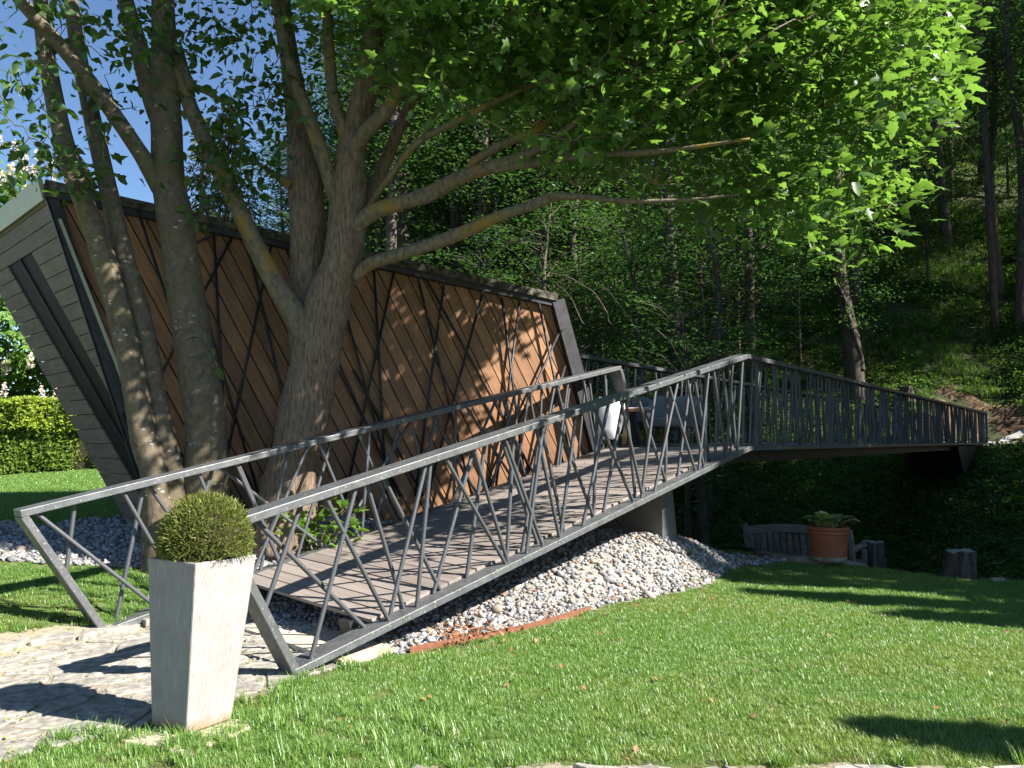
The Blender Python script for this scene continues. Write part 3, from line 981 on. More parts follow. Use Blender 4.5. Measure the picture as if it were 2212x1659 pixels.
for a_, b_ in rods:
    p0, p1 = wpt(*a_, off=0.10), wpt(*b_, off=0.10)
    if p1[2] > 0.95 and b_[1] > 366:             # runs on down behind the railings
        p1 = p0 + (p1 - p0) * ((p0[2] - 0.9) / (p0[2] - p1[2]))
        sr2 = np.dot(p1 - W0, EW)
        s_hi = c2[0] + (0.9 - c2[1]) * (d2[0] - c2[0]) / (d2[1] - c2[1]) - 0.05
        s_lo = b2[0] + (0.9 - b2[1]) * (a2[0] - b2[0]) / (a2[1] - b2[1]) + 0.08
        if sr2 < s_lo:
            t_ = (s_lo - np.dot(p0 - W0, EW)) / (sr2 - np.dot(p0 - W0, EW)); p1 = p0 + (p1 - p0) * t_
        if sr2 > s_hi:
            t_ = (s_hi - np.dot(p0 - W0, EW)) / (sr2 - np.dot(p0 - W0, EW)); p1 = p0 + (p1 - p0) * t_
    MB().tube([p0, p1], [0.017, 0.017], 8).build("rod", M['darksteel'], pav, True)

# ------------------------------------------------------------------ the footbridge
fb = empty("footbridge")
tag(fb, "steel footbridge with a plank ramp and railings of crossed grey bars over the gully", "footbridge")

def proj(p):
    x, y, z = p[0], p[1], p[2] - EYE
    d = y * CP + z * SP
    return 512 + FPX * x / d, 384 - FPX * (-y * SP + z * CP) / d

def solve_k(P, Q, px):
    """k on the line P->Q that shows at column px"""
    lo, hi = -0.3, 1.4
    f = lambda t: proj(P + (Q - P) * t)[0] - px
    for _ in range(50):
        m_ = (lo + hi) / 2
        if f(lo) * f(m_) <= 0: hi = m_
        else: lo = m_
    return (lo + hi) / 2

RW, RT = 0.20, 0.058           # flat steel profile
HT = 1.2                       # railing height above the chord's underside
PXr = np.array([PX[0], PX[1], 0.0]); VEr = np.array([VE[0], VE[1], 0.0])
AX3 = unit(F1 - F0); AXL = unit(L1 - L0)

bar_me = MB().tube([(0, 0, 0), (0, 0, 1)], [1, 1], 10, cap=True).mesh("bar", M['bar'], True)
bar_thin = MB().tube([(0, 0, 0), (0, 0, 1)], [1, 1], 6, cap=True).mesh("bar_far", M['bar'], True)
def bar(p0, p1, r, parent, me=None):
    o = link(bpy.data.objects.new("bar", me or bar_me), parent)
    d = Vector(p1 - p0)
    o.matrix_local = Matrix.Translation(Vector(p0)) @ d.to_track_quat('Z', 'Y').to_matrix().to_4x4() @ Matrix.Diagonal((r, r, d.length, 1))
    return o

def chord_beam(mb, p, q_, side, off):
    mb.beam(p + UZ * off, q_ + UZ * off, side, RW, RT)

inF = PXr * (RW / 2); inB = VEr * (RW / 2)
post = 0.56
# near railing: up the ramp, round the bend and out along the bridge
rail_near = MB()
mid_n = unit(PXr + VEr)
cF0, cF1, cF2 = F0 + inF, F1 + mid_n * 0.10, F2 + inB
tF0 = cF0 - np.array([AX[0], AX[1], 0]) * post - UZ * (post * 1.478 / 6.29)
for off in (RT / 2,):
    rail_near.beam(cF0 + UZ * off, cF1 + UZ * off, PXr, RW, RT)
    rail_near.beam(cF1 + UZ * (off + 0.001), cF2 + UZ * (off + 0.001), VEr, RW, RT)
top = HT - RT / 2
rail_near.beam(tF0 + UZ * top, cF1 + UZ * top, PXr, RW, RT)
rail_near.beam(cF1 + UZ * (top + 0.001), cF2 + UZ * (top + 0.001), VEr, RW, RT)
rail_near.beam(cF0 + UZ * 0.005 + AX3 * 0.03, tF0 + UZ * (HT - RT + 0.001) + AX3 * 0.03, PXr, RW - 0.004, RT)
rail_near.beam(cF2 + UZ * RT, cF2 + UZ * (HT - RT), VEr, RW - 0.004, 0.07)
RN = rail_near.build("railing", M['steel'], fb, bevel=0.006)
# left railing of the ramp
rail_left = MB()
cL0, cL1 = L0 - inF, L1 - inF
e_l = np.array([AXL[0], AXL[1], 0]); e_l = e_l / np.linalg.norm(e_l)
cL1b = np.array([*(cL1 + e_l * 0.5)[:2], DECK])
tL0 = cL0 - e_l * 0.64 - UZ * (0.64 * 1.478 / 6.94)
rail_left.beam(cL0 + UZ * RT / 2, cL1 + UZ * RT / 2, PXr, RW, RT)
rail_left.beam(cL1 + UZ * (RT / 2 + 0.001), cL1b + UZ * (RT / 2 + 0.001), PXr, RW, RT)
rail_left.beam(tL0 + UZ * top, cL1 + UZ * top, PXr, RW, RT)
rail_left.beam(cL0 + UZ * 0.005 + AXL * 0.03, tL0 + UZ * (HT - RT + 0.001) + AXL * 0.03, PXr, RW - 0.004, RT)
rail_left.beam(cL1 + UZ * (HT - RT + 0.001), cL1b + UZ * RT, PXr, RW - 0.004, RT)
RL = rail_left.build("railing", M['steel'], fb, bevel=0.006)
# far railing of the bridge
b0 = np.array([FAR0[0], FAR0[1], DECK]); b1 = np.array([FAR1[0], FAR1[1], DECK])
rail_far = MB()
rail_far.beam(FAR0 - UZ * 0.03, FAR1 - UZ * 0.03, VEr, RW, RT)
rail_far.beam(b0 + UZ * 0.03, b1 + UZ * 0.03, VEr, RW, RT)
rail_far.beam(b1 + UZ * RT, FAR1 - UZ * RT, VEr, RW - 0.004, 0.07)
RF = rail_far.build("railing", M['steel'], fb, bevel=0.006)

def qa(x, y=0): return (800 + 0.6076 * x) / 3.9375     # close-up views of the railing -> column
def qb(x, y=0): return (2000 + 0.6076 * x) / 3.9375
def qc(x, y=0): return (0.6076 * x) / 3.9375
ramp_bars = [(qa(675), qa(968)), (qa(1065), qa(345)), (qa(1178), qa(770)), (qa(1320), qa(1078)), (qa(1178), qa(1420)), (qa(1560), qa(1185)),
             (qa(1360), qa(1450)), (qa(1515), qa(1782)), (qa(1935), qa(1545)), (qa(1730), qa(1850)), (qa(1950), qa(1730)), (qa(1990), qa(2036)),
             (qa(2070), qa(2180)), (qa(2190), qa(1950)),
             (qb(200), qb(-45)), (qb(115), qb(240)), (qb(310), qb(160)), (qb(385), qb(235)), (qb(315), qb(418)), (qb(578), qb(340)), (qb(462), qb(628)),
             (qb(578), qb(602)), (qb(788), qb(535)), (qb(643), qb(774)), (qb(850), qb(708)), (qb(848), qb(785)), (qb(842), qb(934)), (qb(1046), qb(852)),
             (qb(928), qb(1078)), (qb(1044), qb(1052)), (qb(1192), qb(1016)), (qb(1123), qb(1208)), (qb(1246), qb(1136)), (qb(1332), qb(1222)),
             (qb(1214), qb(1278)), (qb(1299), qb(1306)), (qb(1388), qb(1308)), (qb(1364), qb(1388)), (qb(1394), qb(1434)), (qb(1470), qb(1408)), (qb(1464), qb(1498)), (qb(1500), qb(1450))]
for i, (xb, xt) in enumerate(ramp_bars):
    kb = solve_k(cF0, cF1, xb); kt = solve_k(cF0 + UZ * HT, cF1 + UZ * HT, xt)
    o = PXr * (0.045 if i % 2 else -0.045)
    bar(cF0 + (cF1 - cF0) * kb + UZ * RT + o, cF0 + (cF1 - cF0) * kt + UZ * (HT - RT) + o, 0.0175, RN)
# one bar fixed to the slanted end post
bar(cF0 + (tF0 - cF0) * 0.42 + UZ * (HT * 0.42) + AX3 * 0.05, cF0 + (cF1 - cF0) * solve_k(cF0 + UZ * HT, cF1 + UZ * HT, qa(638)) + UZ * (HT - RT), 0.0175, RN)
left_bars = [(qc(1010), qc(225)), (qc(762), qc(948)), (qc(1180), qc(785)), (qc(1420), qc(975)), (qc(1560), qc(1272)), (qc(1150), qc(1392)), (qc(1800), qc(1530)),
             (qa(800), qa(118)), (qa(490), qa(200)), (qa(385), qa(572)), (qa(300), qa(662)), (qa(625), qa(850)), (qa(990), qa(735)), (qa(880), qa(1365)),
             (qa(1010), qa(1062)), (qa(1128), qa(1285)), (qa(1240), qa(990)), (qa(1385), qa(1530)), (qa(1470), qa(1330)), (qa(1640), qa(1655)), (qa(1590), qa(1880)),
             (qa(1790), qa(1500)), (qa(1850), qa(2000)), (qa(2030), qa(1720)), (qa(1960), qa(2035)), (qa(2190), qa(2210)),
             (qb(30), qb(120)), (qb(130), qb(-20)), (qb(180), qb(285)), (qb(250), qb(150)), (qb(300), qb(372)), (qb(352), qb(418)), (qb(420), qb(300)), (qb(470), qb(520)), (qb(560), qb(470)), (qb(600), qb(540)), (qb(640), qb(610)), (qb(660), qb(650))]
for i, (xb, xt) in enumerate(left_bars):
    kb = min(solve_k(cL0, cL1, xb), 1.05); kt = min(solve_k(cL0 + UZ * HT, cL1 + UZ * HT, xt), 0.995)
    o = PXr * (0.045 if i % 2 else -0.045)
    bar(cL0 + (cL1 - cL0) * kb + UZ * RT + o, cL0 + (cL1 - cL0) * kt + UZ * (HT - RT) + o, 0.0175, RL)
bar(cL0 + (tL0 - cL0) * 0.5 + UZ * (HT * 0.5) + AXL * 0.05, cL0 + (cL1 - cL0) * solve_k(cL0 + UZ * HT, cL1 + UZ * HT, qc(488)) + UZ * (HT - RT), 0.0175, RL)

def random_bars(p, q_, tp, tq, n, parent, off):
    L = np.linalg.norm(q_ - p)
    for i in range(n):
        k0 = (i + 0.5 + random.uniform(-0.35, 0.35)) / n
        lean = random.choice([-1, 1]) * random.choice([0.02, 0.12, 0.2, 0.3, 0.36]) / L
        kb, kt = min(max(k0 - lean / 2, 0.004), 0.996), min(max(k0 + lean / 2, 0.004), 0.996)
        o = off * random.choice([-0.045, 0.045])
        bar(p + (q_ - p) * kb + UZ * RT + o, tp + (tq - tp) * kt - UZ * RT + o, 0.0165, parent, bar_thin)
random_bars(cF1, cF2, cF1 + UZ * HT, cF2 + UZ * HT, 185, RN, VEr)
random_bars(b0, b1, FAR0, FAR1, 190, RF, VEr)

# ramp planks, one by one
def fz(s): return 1.478 * s / 6.29
plank_me = MB().box((0, 0, 0), (1, 1, 1)).mesh("plank", M['plank'])
PW = 0.158
s = 0.80
Fpl = np.array([F0[0], F0[1], 0]) ; AX0 = np.array([AX[0], AX[1], 0])
while s < 6.30:
    pr_ = Fpl + AX0 * s + PXr * (0.165 + random.uniform(-0.012, 0.012)); pr_[2] = fz(s) + RT + 0.012
    pl_ = Fpl + AX0 * s + PXr * (2.20 + random.uniform(-0.008, 0.008)); pl_[2] = 1.478 * (s + 0.42) / 6.94 + RT + 0.006
    c = (pr_ + pl_) / 2; X = unit(pl_ - pr_); Y = unit(AX3 - X * np.dot(AX3, X)); Z = np.cross(X, Y)
    if Z[2] < 0: Y, Z = -Y, -Z
    o = link(bpy.data.objects.new("plank", plank_me), fb)
    m = Matrix(((X[0], Y[0], Z[0], 0), (X[1], Y[1], Z[1], 0), (X[2], Y[2], Z[2], 0), (0, 0, 0, 1)))
    m.translation = Vector(c + UZ * random.uniform(-0.002, 0.002))
    o.matrix_local = m @ Matrix.Diagonal((np.linalg.norm(pl_ - pr_), PW - 0.015, 0.028, 1))
    s += PW
# level deck of platform and bridge: boards joined, seen edge-on
area = ccw([tuple(F1[:2] + PX * 0.15), tuple(F2[:2] + VE * 0.15), tuple(b1[:2] - VE * 0.12), tuple(b0[:2] - VE * 0.12), tuple(L1[:2] + AX * 0.6 + PX * 0.25), tuple(L1[:2] - PX * 0.02)])
db = MB()
qs = [np.dot(p, UE) for p in area]
q = min(qs)
while q < max(qs):
    stp = [(UE * (q + 0.005) - VE * 30), (UE * (q + 0.153) - VE * 30), (UE * (q + 0.153) + VE * 30), (UE * (q + 0.005) + VE * 30)]
    poly = clip_poly([tuple(p) for p in ccw([tuple(p) for p in stp])], area)
    if len(poly) >= 3:
        db.prism([(p[0], p[1], DECK + 0.045) for p in ccw(poly)], (0, 0, 0.028))
    q += 0.158
tag(db.build("deck_boards", M['plank'], fb), kind='stuff')
st = MB()
st.beam(F0 + PXr * 0.42 + AX3 * 0.7 - UZ * 0.01, F1 + PXr * 0.42 - UZ * 0.08, PXr, 0.14, 0.13)
st.beam(L0 - PXr * 0.42 + AXL * 0.9 - UZ * 0.01, L1 - PXr * 0.42 - UZ * 0.08, PXr, 0.14, 0.13)
st.beam(F1 + VEr * 0.45 - UZ * 0.08, F2 + VEr * 0.45 - UZ * 0.08, VEr, 0.14, 0.16)
st.beam(b0 - VEr * 0.35 - UZ * 0.08, b1 - VEr * 0.35 - UZ * 0.08, VEr, 0.14, 0.16)
st.prism([(p[0], p[1], DECK + 0.03) for p in area], (0, 0, 0.012))
st.build("underframe", M['darksteel'], fb)
et = MB()
et.prism([F2 - UZ * 0.05 - np.array([*UE, 0]) * 6.3 + VEr * 0.2, F2 - UZ * 0.05 + VEr * 0.2, F2 - UZ * 0.9 - np.array([*UE, 0]) * 0.6 + VEr * 0.2, F2 - UZ * 0.9 - np.array([*UE, 0]) * 5.2 + VEr * 0.2], VEr * 1.5)
et.build("end_support", M['darksteel'], fb)
ft = MB().box(F0 + AX0 * 0.62 + PXr * 1.15 + UZ * 0.0, (0.5, 2.3, 0.10), np.stack([AX0, PXr, UZ], 1))
ft.build("footing", M['footing'], fb)
# concrete abutment carrying the crest
ab = MB()
ac = F0 + AX0 * 5.55
ac = F0 + AX0 * 5.2
P0 = ac + PXr * 0.57
zt = 1.16
ab.prism([P0 + UZ * 0.1, P0 + AX0 * 0.36 + UZ * 0.1, P0 + AX0 * 0.20 + UZ * (zt + 0.02), P0 + UZ * (zt - 0.03)], PXr * 1.5)
abo = ab.build("concrete_abutment", M['concrete'], fb, bevel=0.01)
# debris lying on the planks
n = 520
ss = rng.uniform(0.8, 6.2, n); dd = rng.uniform(0.0, 2.2, n)
P = Fpl[None] + AX0[None] * ss[:, None] + PXr[None] * dd[:, None]
P[:, 2] = fz(ss) + RT + np.where(dd > 0.19, 0.031, 0.004)
nr = rng.normal(0, 0.25, (n, 3)); nr[:, 2] += 1
v, f = bake(RHOMB, P, frames(nr, rng.normal(0, 1, (n, 3))), rng.uniform(0.012, 0.032, n))
n2 = 260
kk = rng.uniform(0, 1, n2); side = rng.uniform(-0.08, 0.08, n2)
P = (cF0 + UZ * (HT + 0.002))[None] + (cF1 - cF0)[None] * kk[:, None] + PXr[None] * side[:, None]
v2, f2 = bake(RHOMB, P, frames(np.tile([0, 0, 1.0], (n2, 1)) + rng.normal(0, 0.1, (n2, 3)), rng.normal(0, 1, (n2, 3))), rng.uniform(0.008, 0.02, n2))
V, F = join([(v, f), (v2, f2)])
tag(link(bpy.data.objects.new("fallen_flower_bits", mesh_np("fallen_flower_bits", V, F, [M['debris']]))), kind='stuff')

# ------------------------------------------------------------------ planter and clipped ball
pb = gp(186, 739); pl_ = gp(154, 728); pr_ = gp(228, 724)
# square plan from the front corner, turned so its two near faces show
wl = np.linalg.norm(pl_ - pb); wr = np.linalg.norm(pr_ - pb)
e_r = unit((pr_ - pb) * [1, 1, 0]); e_lf = np.array([-e_r[1], e_r[0], 0])
SB = 0.30
ctr = pb + e_r * SB / 2 + e_lf * SB / 2
rzp = math.atan2(e_r[1], e_r[0])
planter = empty("planter", (ctr[0], ctr[1], 0.02), rzp)
tag(planter, "tall square tapered planter of pale combed concrete at the start of the ramp", "planter")
PH = 0.925
LX, LY_ = 0.038 * math.cos(rzp), -0.038 * math.sin(rzp)
def sq(h, z):
    k = z / PH
    return [(-h + LX * k, -h + LY_ * k, z), (h + LX * k, -h + LY_ * k, z), (h + LX * k, h + LY_ * k, z), (-h + LX * k, h + LY_ * k, z)]
mb = MB()
hb, ht_ = SB / 2, 0.208
lv = [sq(hb, 0), sq(hb + (ht_ - hb) * 0.5, PH * 0.5), sq(ht_, PH), sq(ht_ - 0.035, PH - 0.002), sq(ht_ - 0.045, PH - 0.10)]
V = [p for l in lv for p in l]
F = [(3, 2, 1, 0)]
for j in range(4):
    for i in range(4):
        k = (i + 1) % 4
        F.append((j * 4 + i, j * 4 + k, (j + 1) * 4 + k, (j + 1) * 4 + i))
F.append((16, 17, 18, 19))
mb.add(V, F)
mb.build("body", M['planter'], planter, bevel=0.008)
MB().add(sq(ht_ - 0.04, PH - 0.06), [(0, 1, 2, 3)]).build("potting_soil", M['topcore'], planter)
slab = MB().box((ctr[0] + 0.05, ctr[1] - 0.12, -0.012), (0.52, 0.50, 0.05), Matrix.Rotation(rzp + 0.12, 3, 'Z')).build("paving_slab", M['footing'], bevel=0.008)
rebase(slab)
tag(slab, "pale square slab in the grass under the tall concrete planter", "paving slab")

ball = empty("clipped_ball", (ctr[0] + 0.055, ctr[1], 0.02 + PH))
tag(ball, "round clipped evergreen ball of fine brown-green needles in the tall concrete planter", "topiary")
BR = np.array([0.252, 0.252, 0.275]); BC = np.array([0, 0, 0.078])
V, F = [], []
mbb = MB()
prof = []
for i in range(13):
    a = -0.25 + (math.pi / 2 + 0.25) * i / 12
    prof.append((max(0.001, 0.9 * BR[0] * math.cos(a)), BC[2] + 0.9 * BR[2] * math.sin(a)))
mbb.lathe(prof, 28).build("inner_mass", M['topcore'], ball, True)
n = 24000
d = unit_rows(rng.normal(0, 1, (n, 3)))
keep = BC[2] + BR[2] * d[:, 2] > 0.004
d = d[keep]; n = len(d)
rad = np.where(rng.uniform(0, 1, n) < 0.03, rng.uniform(1.0, 1.07, n), rng.uniform(0.84, 1.0, n)) * (1 + 0.035 * np.sin(d[:, 0] * 9) * np.sin(d[:, 1] * 8 + 2) + 0.02 * rng.normal(0, 1, n))
pos = BC + d * BR * rad[:, None]
tip = d + rng.normal(0, 0.45, (n, 3)) + np.array([0, 0, 0.35])
nrm = rng.normal(0, 1, (n, 3))
NEEDLE = (np.array([(-0.11, 0, 0), (0.11, 0, 0), (0.09, 0.6, 0.05), (0, 1, 0.1), (-0.09, 0.6, 0.05)], float), np.array([(0, 1, 2), (0, 2, 4), (4, 2, 3)]))
y = unit_rows(tip); z = unit_rows(nrm - y * np.sum(nrm * y, 1, keepdims=True)); R = np.stack([np.cross(y, z), y, z], 2)
V, F = bake(NEEDLE, pos, R, rng.uniform(0.013, 0.030, n))
tag(link(bpy.data.objects.new("needles", mesh_np("needles", V, F, [M['topiary']])), ball), kind='stuff')

# ------------------------------------------------------------------ flagstones of the path and the kerb stones along the lawn
def stones(parent_mask, x0, x1, y0, y1, cx, cy, rot, name, mat, thick, dz, shrink=0.016, seed=3):
    r = np.random.default_rng(seed)
    ca, sa = math.cos(rot), math.sin(rot)
    nx, ny = int((x1 - x0) / cx) + 1, int((y1 - y0) / cy) + 1
    gx, gy = np.meshgrid(np.arange(nx + 1) * cx + x0, np.arange(ny + 1) * cy + y0, indexing='ij')
    gx = gx + r.uniform(-0.33, 0.33, gx.shape) * cx + (np.arange(ny + 1) % 2) * cx * 0.5
    gy = gy + r.uniform(-0.28, 0.28, gy.shape) * cy
    out = []
    for i in range(nx):
        for j in range(ny):
            quad = np.array([(gx[i, j], gy[i, j]), (gx[i + 1, j], gy[i + 1, j]), (gx[i + 1, j + 1], gy[i + 1, j + 1]), (gx[i, j + 1], gy[i, j + 1])])
            c = quad.mean(0)
            pts = []
            for a in range(4):
                p, q_ = quad[a], quad[(a + 1) % 4]
                for t in (0.08, 0.5, 0.92):
                    pts.append(p + (q_ - p) * t + r.normal(0, 0.012, 2))
            pts = np.array(pts)
            dl = np.linalg.norm(pts - c, axis=1, keepdims=True)
            pts = c + (pts - c) * np.maximum(0.3, (dl - shrink) / dl)
            w = np.stack([pts[:, 0] * ca - pts[:, 1] * sa, pts[:, 0] * sa + pts[:, 1] * ca], 1)
            wc = w.mean(0)
            if not parent_mask(wc[0], wc[1]): continue
            zc = tz(wc[0], wc[1]) + dz + r.uniform(-0.004, 0.006)
            tx, ty = r.normal(0, 0.012, 2)
            P = [(p[0] - wc[0], p[1] - wc[1], (p[0] - wc[0]) * tx + (p[1] - wc[1]) * ty) for p in w]
            inner = [(p[0] * 0.93, p[1] * 0.93, p[2] + 0.007) for p in P]
            m_ = MB()
            k = len(P)
            m_.add([(p[0], p[1], p[2] - thick) for p in P] + P + inner,
                   [(a, (a + 1) % k, (a + 1) % k + k, a + k) for a in range(k)] + [(a + k, (a + 1) % k + k, (a + 1) % k + 2 * k, a + 2 * k) for a in range(k)] + [tuple(range(2 * k, 3 * k))])
            o = link(bpy.data.objects.new(name, m_.mesh(name, mat)))
            o.location = (wc[0], wc[1], zc)
            out.append(o)
    return out
pathset = bpy.data.objects["stone_path"]
for o in stones(lambda x, y: bool(path_mask(np.array(x), np.array(y))) and x > -6.3 and y > 3.2, -9, 9, -9, 9, 0.40, 0.27, math.atan2(AX[1], AX[0]) + 0.15, "flagstone", M['flag'], 0.05, 0.010, 0.022):
    o.parent = pathset
kerb = bpy.data.objects["kerb_path"]
for o in stones(lambda x, y: -0.4 < x < 3.4 and 3.45 < y < 4.14, -1, 5, 3, 4.4, 0.17, 0.14, 0.01, "kerb_stone", M['flag'], 0.05, 0.018, 0.012, 5):
    o.parent = kerb

# rusty edging between gravel and lawn
ed = []
for t in np.linspace(0.95, 3.1, 12):
    dd_ = -0.08 + 0.05 * math.sin(t * 2.3)
    p = F0[:2] + AX * t + PX * dd_
    ed.append(p)
mb = MB()
for i in range(len(ed) - 1):
    p0, p1 = ed[i], ed[i + 1]
    mb.beam((p0[0], p0[1], tz(*p0) + 0.012), (p1[0], p1[1], tz(*p1) + 0.012), PXr, 0.008, 0.075)
o = rebase(mb.build("metal_edging", M['rust']))
tag(o, "low rusty metal edging strip between the gravel and the lawn below the ramp", "edging")

n = 1500
X = rng.uniform(-6.0, -0.8, n); Y = rng.uniform(3.6, 7.6, n)
k = path_mask(X, Y); X, Y = X[k], Y[k]; n = len(X)
nr = rng.normal(0, 0.3, (n, 3)); nr[:, 2] += 1
P = np.stack([X, Y, terrain(X, Y) + 0.024], 1)
v, f = bake(RHOMB, P, frames(nr, rng.normal(0, 1, (n, 3))), rng.uniform(0.01, 0.03, n))
tag(link(bpy.data.objects.new("path_litter", mesh_np("path_litter", v, f, [M['debris']]))), kind='stuff')
# moss and low weeds in the joints
n = 260
X = rng.uniform(-6.0, -0.8, n); Y = rng.uniform(3.6, 7.4, n)
k = path_mask(X, Y); weed_xy = np.stack([X[k], Y[k]], 1)

# ------------------------------------------------------------------ gravel
def rand_in(mask, x0, x1, y0, y1, n, r=rng):
    X = r.uniform(x0, x1, n); Y = r.uniform(y0, y1, n)
    k = mask(X, Y)
    return X[k], Y[k]
IV, IF = ico()
pieces = []
for k in range(8):
    r = np.random.default_rng(50 + k)
    v = IV * r.uniform(0.72, 1.15, (12, 1)) * np.array([1.15, 0.85, 0.62])
    pieces.append((v, IF))
X, Y = rand_in(gravel_mask, -12, 6, 5.5, 13.5, 150000)
n = min(len(X), 46000); X, Y = X[:n], Y[:n]
Z = terrain(X, Y) + rng.uniform(0.006, 0.03, n)
sz = rng.lognormal(0, 0.38, n) * 0.0215
gravel = scatter("gravel", pieces, [M['gravel']], np.stack([X, Y, Z], 1), rng.uniform(-3.14, 3.14, (n, 3)) * [0.25, 0.25, 1], sz, rng.integers(0, 8, n))
# brown leaves and crumbs caught in the gravel
n = 900
X, Y = rand_in(lambda x, y: gravel_mask(x, y) & (((x - F0[0]) * PX[0] + (y - F0[1]) * PX[1]) < 0.9), -2, 6, 5.5, 12, 9000)
X, Y = X[:n], Y[:n]; n = len(X)
s_ = (X - F0[0]) * AX[0] + (Y - F0[1]) * AX[1]
P = np.stack([X, Y, terrain(X, Y) + 0.045], 1)
# a heap of dry leaves near the foot of the ramp
hx = F0[0] + AX[0] * 1.55 + rng.normal(0, 0.22, 150) * AX[0] + rng.normal(0, 0.045, 150) * PX[0]
hy = F0[1] + AX[1] * 1.55 + rng.normal(0, 0.24, 150) * AX[1] + rng.normal(0, 0.05, 150) * PX[1]
hx += PX[0] * -0.04; hy += PX[1] * -0.04
P2 = np.stack([hx, hy, terrain(hx, hy) + rng.uniform(0.04, 0.075, 150)], 1)
X, Y = rand_in(lambda x, y: ~gravel_mask(x, y) & ~path_mask(x, y), -4, 5, 4.1, 9, 170)
P3 = np.stack([X, Y, terrain(X, Y) + 0.04], 1)
PP = np.concatenate([P, P2, P3])
szs = np.concatenate([rng.uniform(0.012, 0.045, len(P)), rng.uniform(0.03, 0.065, 150), rng.uniform(0.015, 0.05, len(P3))])
nr = rng.normal(0, 0.5, (len(PP), 3)); nr[:, 2] += 1
v, f = bake(OVAL, PP, frames(nr, rng.normal(0, 1, (len(PP), 3))), szs)
tag(link(bpy.data.objects.new("dry_leaves", mesh_np("dry_leaves", v, f, [M['dryleaf']]))), kind='stuff')

# ------------------------------------------------------------------ grass
def tuft(n, w, h, width, lean, seed, dry=0.0):
    r = np.random.default_rng(seed)
    pos = np.stack([r.uniform(-w, w, n), r.uniform(-w, w, n), np.zeros(n)], 1)
    a = r.uniform(0, 6.283, n); l = np.abs(r.normal(0, lean, n))
    up = np.stack([np.cos(a) * np.sin(l), np.sin(a) * np.sin(l), np.cos(l)], 1)
    side = np.stack([-np.sin(a), np.cos(a), np.zeros(n)], 1)
    fw = np.cross(up, side)
    L = h * r.uniform(0.5, 1.2, n)
    V, F = BLADE
    W = (V[None, :, 0, None] * side[:, None] * width * r.uniform(0.7, 1.3, n)[:, None, None] + V[None, :, 1, None] * fw[:, None] * (L * -0.9)[:, None, None] + V[None, :, 2, None] * up[:, None] * L[:, None, None]) + pos[:, None]
    G = F[None] + (np.arange(n) * 5)[:, None, None]
    return W.reshape(-1, 3), G.reshape(-1, 3)

def lawn_ok(x, y):
    u = x * UE[0] + y * UE[1]; v = x * VE[0] + y * VE[1]
    return ~gravel_mask(x, y) & ~path_mask(x, y) & ~strip_mask(x, y) & (u - np.interp(v, EV, EU) < 0.35)

pieces = [tuft(330, 0.085, 0.034, 0.0036, 0.5, 1), tuft(310, 0.085, 0.030, 0.0036, 0.65, 2), tuft(340, 0.085, 0.038, 0.0038, 0.45, 3), tuft(100, 0.085, 0.028, 0.0036, 0.8, 4), tuft(300, 0.085, 0.032, 0.0038, 0.6, 5)]
xs, ys = np.meshgrid(np.arange(-7.0, 9.5, 0.105), np.arange(3.9, 12.5, 0.105), indexing='ij')
X = xs.ravel() + rng.uniform(-0.05, 0.05, xs.size); Y = ys.ravel() + rng.uniform(-0.05, 0.05, xs.size)
vis = (np.abs(X) < 0.9 * Y + 0.6) & lawn_ok(X, Y)
X, Y = X[vis], Y[vis]; n = len(X)
# patchiness: thinner, drier grass along edges and in blotches
pn = np.sin(X * 2.3 + 1.7 * np.sin(Y * 1.9)) * np.sin(Y * 2.9 + 1.3 * np.sin(X * 1.3 + 2)) + rng.normal(0, 0.35, n)
near_edge = gravel_mask(X - PX[0] * -0.22, Y - PX[1] * -0.22) | path_mask(X + 0.12, Y) | path_mask(X, Y + 0.16) | strip_mask(X, Y - 0.10)
dry = (near_edge & (rng.uniform(0, 1, n) < 0.5)) | (pn > 1.25) | ((Y < 5.4) & (X < -0.6) & (rng.uniform(0, 1, n) < 0.22))
bare = (dry & (rng.uniform(0, 1, n) < 0.28))
X, Y, dry = X[~bare], Y[~bare], dry[~bare]; pn = pn[~bare]; n = len(X)
pick = rng.integers(0, 3, n)
pl2 = np.sin(X * 1.1 + 0.8 * np.sin(Y * 2.3)) * np.sin(Y * 1.4 + X * 0.5 + 1.1) + rng.normal(0, 0.4, n)
pick[pl2 > 0.25] = 4
pick[dry] = 3
rot = np.zeros((n, 3)); rot[:, 2] = rng.uniform(0, 6.28, n); rot[:, :2] = rng.normal(0, 0.06, (n, 2))
scl = np.clip(1.0 + 0.13 * pn, 0.65, 1.35) * rng.uniform(0.85, 1.15, n)
lg = scatter("lawn_grass", pieces, [M['grass'], M['drygrass'], M['palegrass']], np.stack([X, Y, terrain(X, Y) - 0.002], 1), rot, scl, pick, [0, 0, 0, 1, 2])
# longer tufts along edges that the mower misses
pieces = [tuft(46, 0.04, 0.105, 0.0055, 0.42, 11), tuft(38, 0.045, 0.085, 0.0055, 0.55, 12)]
pts = []
def edge_tufts(x0, x1, y0, y1, mask, n, off):
    X = rng.uniform(x0, x1, n); Y = rng.uniform(y0, y1, n)
    k = lawn_ok(X, Y) & mask(X, Y)
    return np.stack([X[k], Y[k]], 1)
ring = lambda x, y: path_mask(x + 0.07, y) | path_mask(x - 0.07, y) | path_mask(x, y + 0.07) | strip_mask(x, y - 0.03)
pts = [edge_tufts(-5.5, 4, 3.9, 8, ring, 9000, 0)]
pts.append(np.array([ctr[:2] + np.array([math.cos(a), math.sin(a)]) * rng.uniform(0.26, 0.42) for a in rng.uniform(-2.4, 0.5, 26)]))
pts.append(np.stack([rng.uniform(-2.6, -0.2, 160), rng.uniform(4.0, 5.2, 160)], 1))
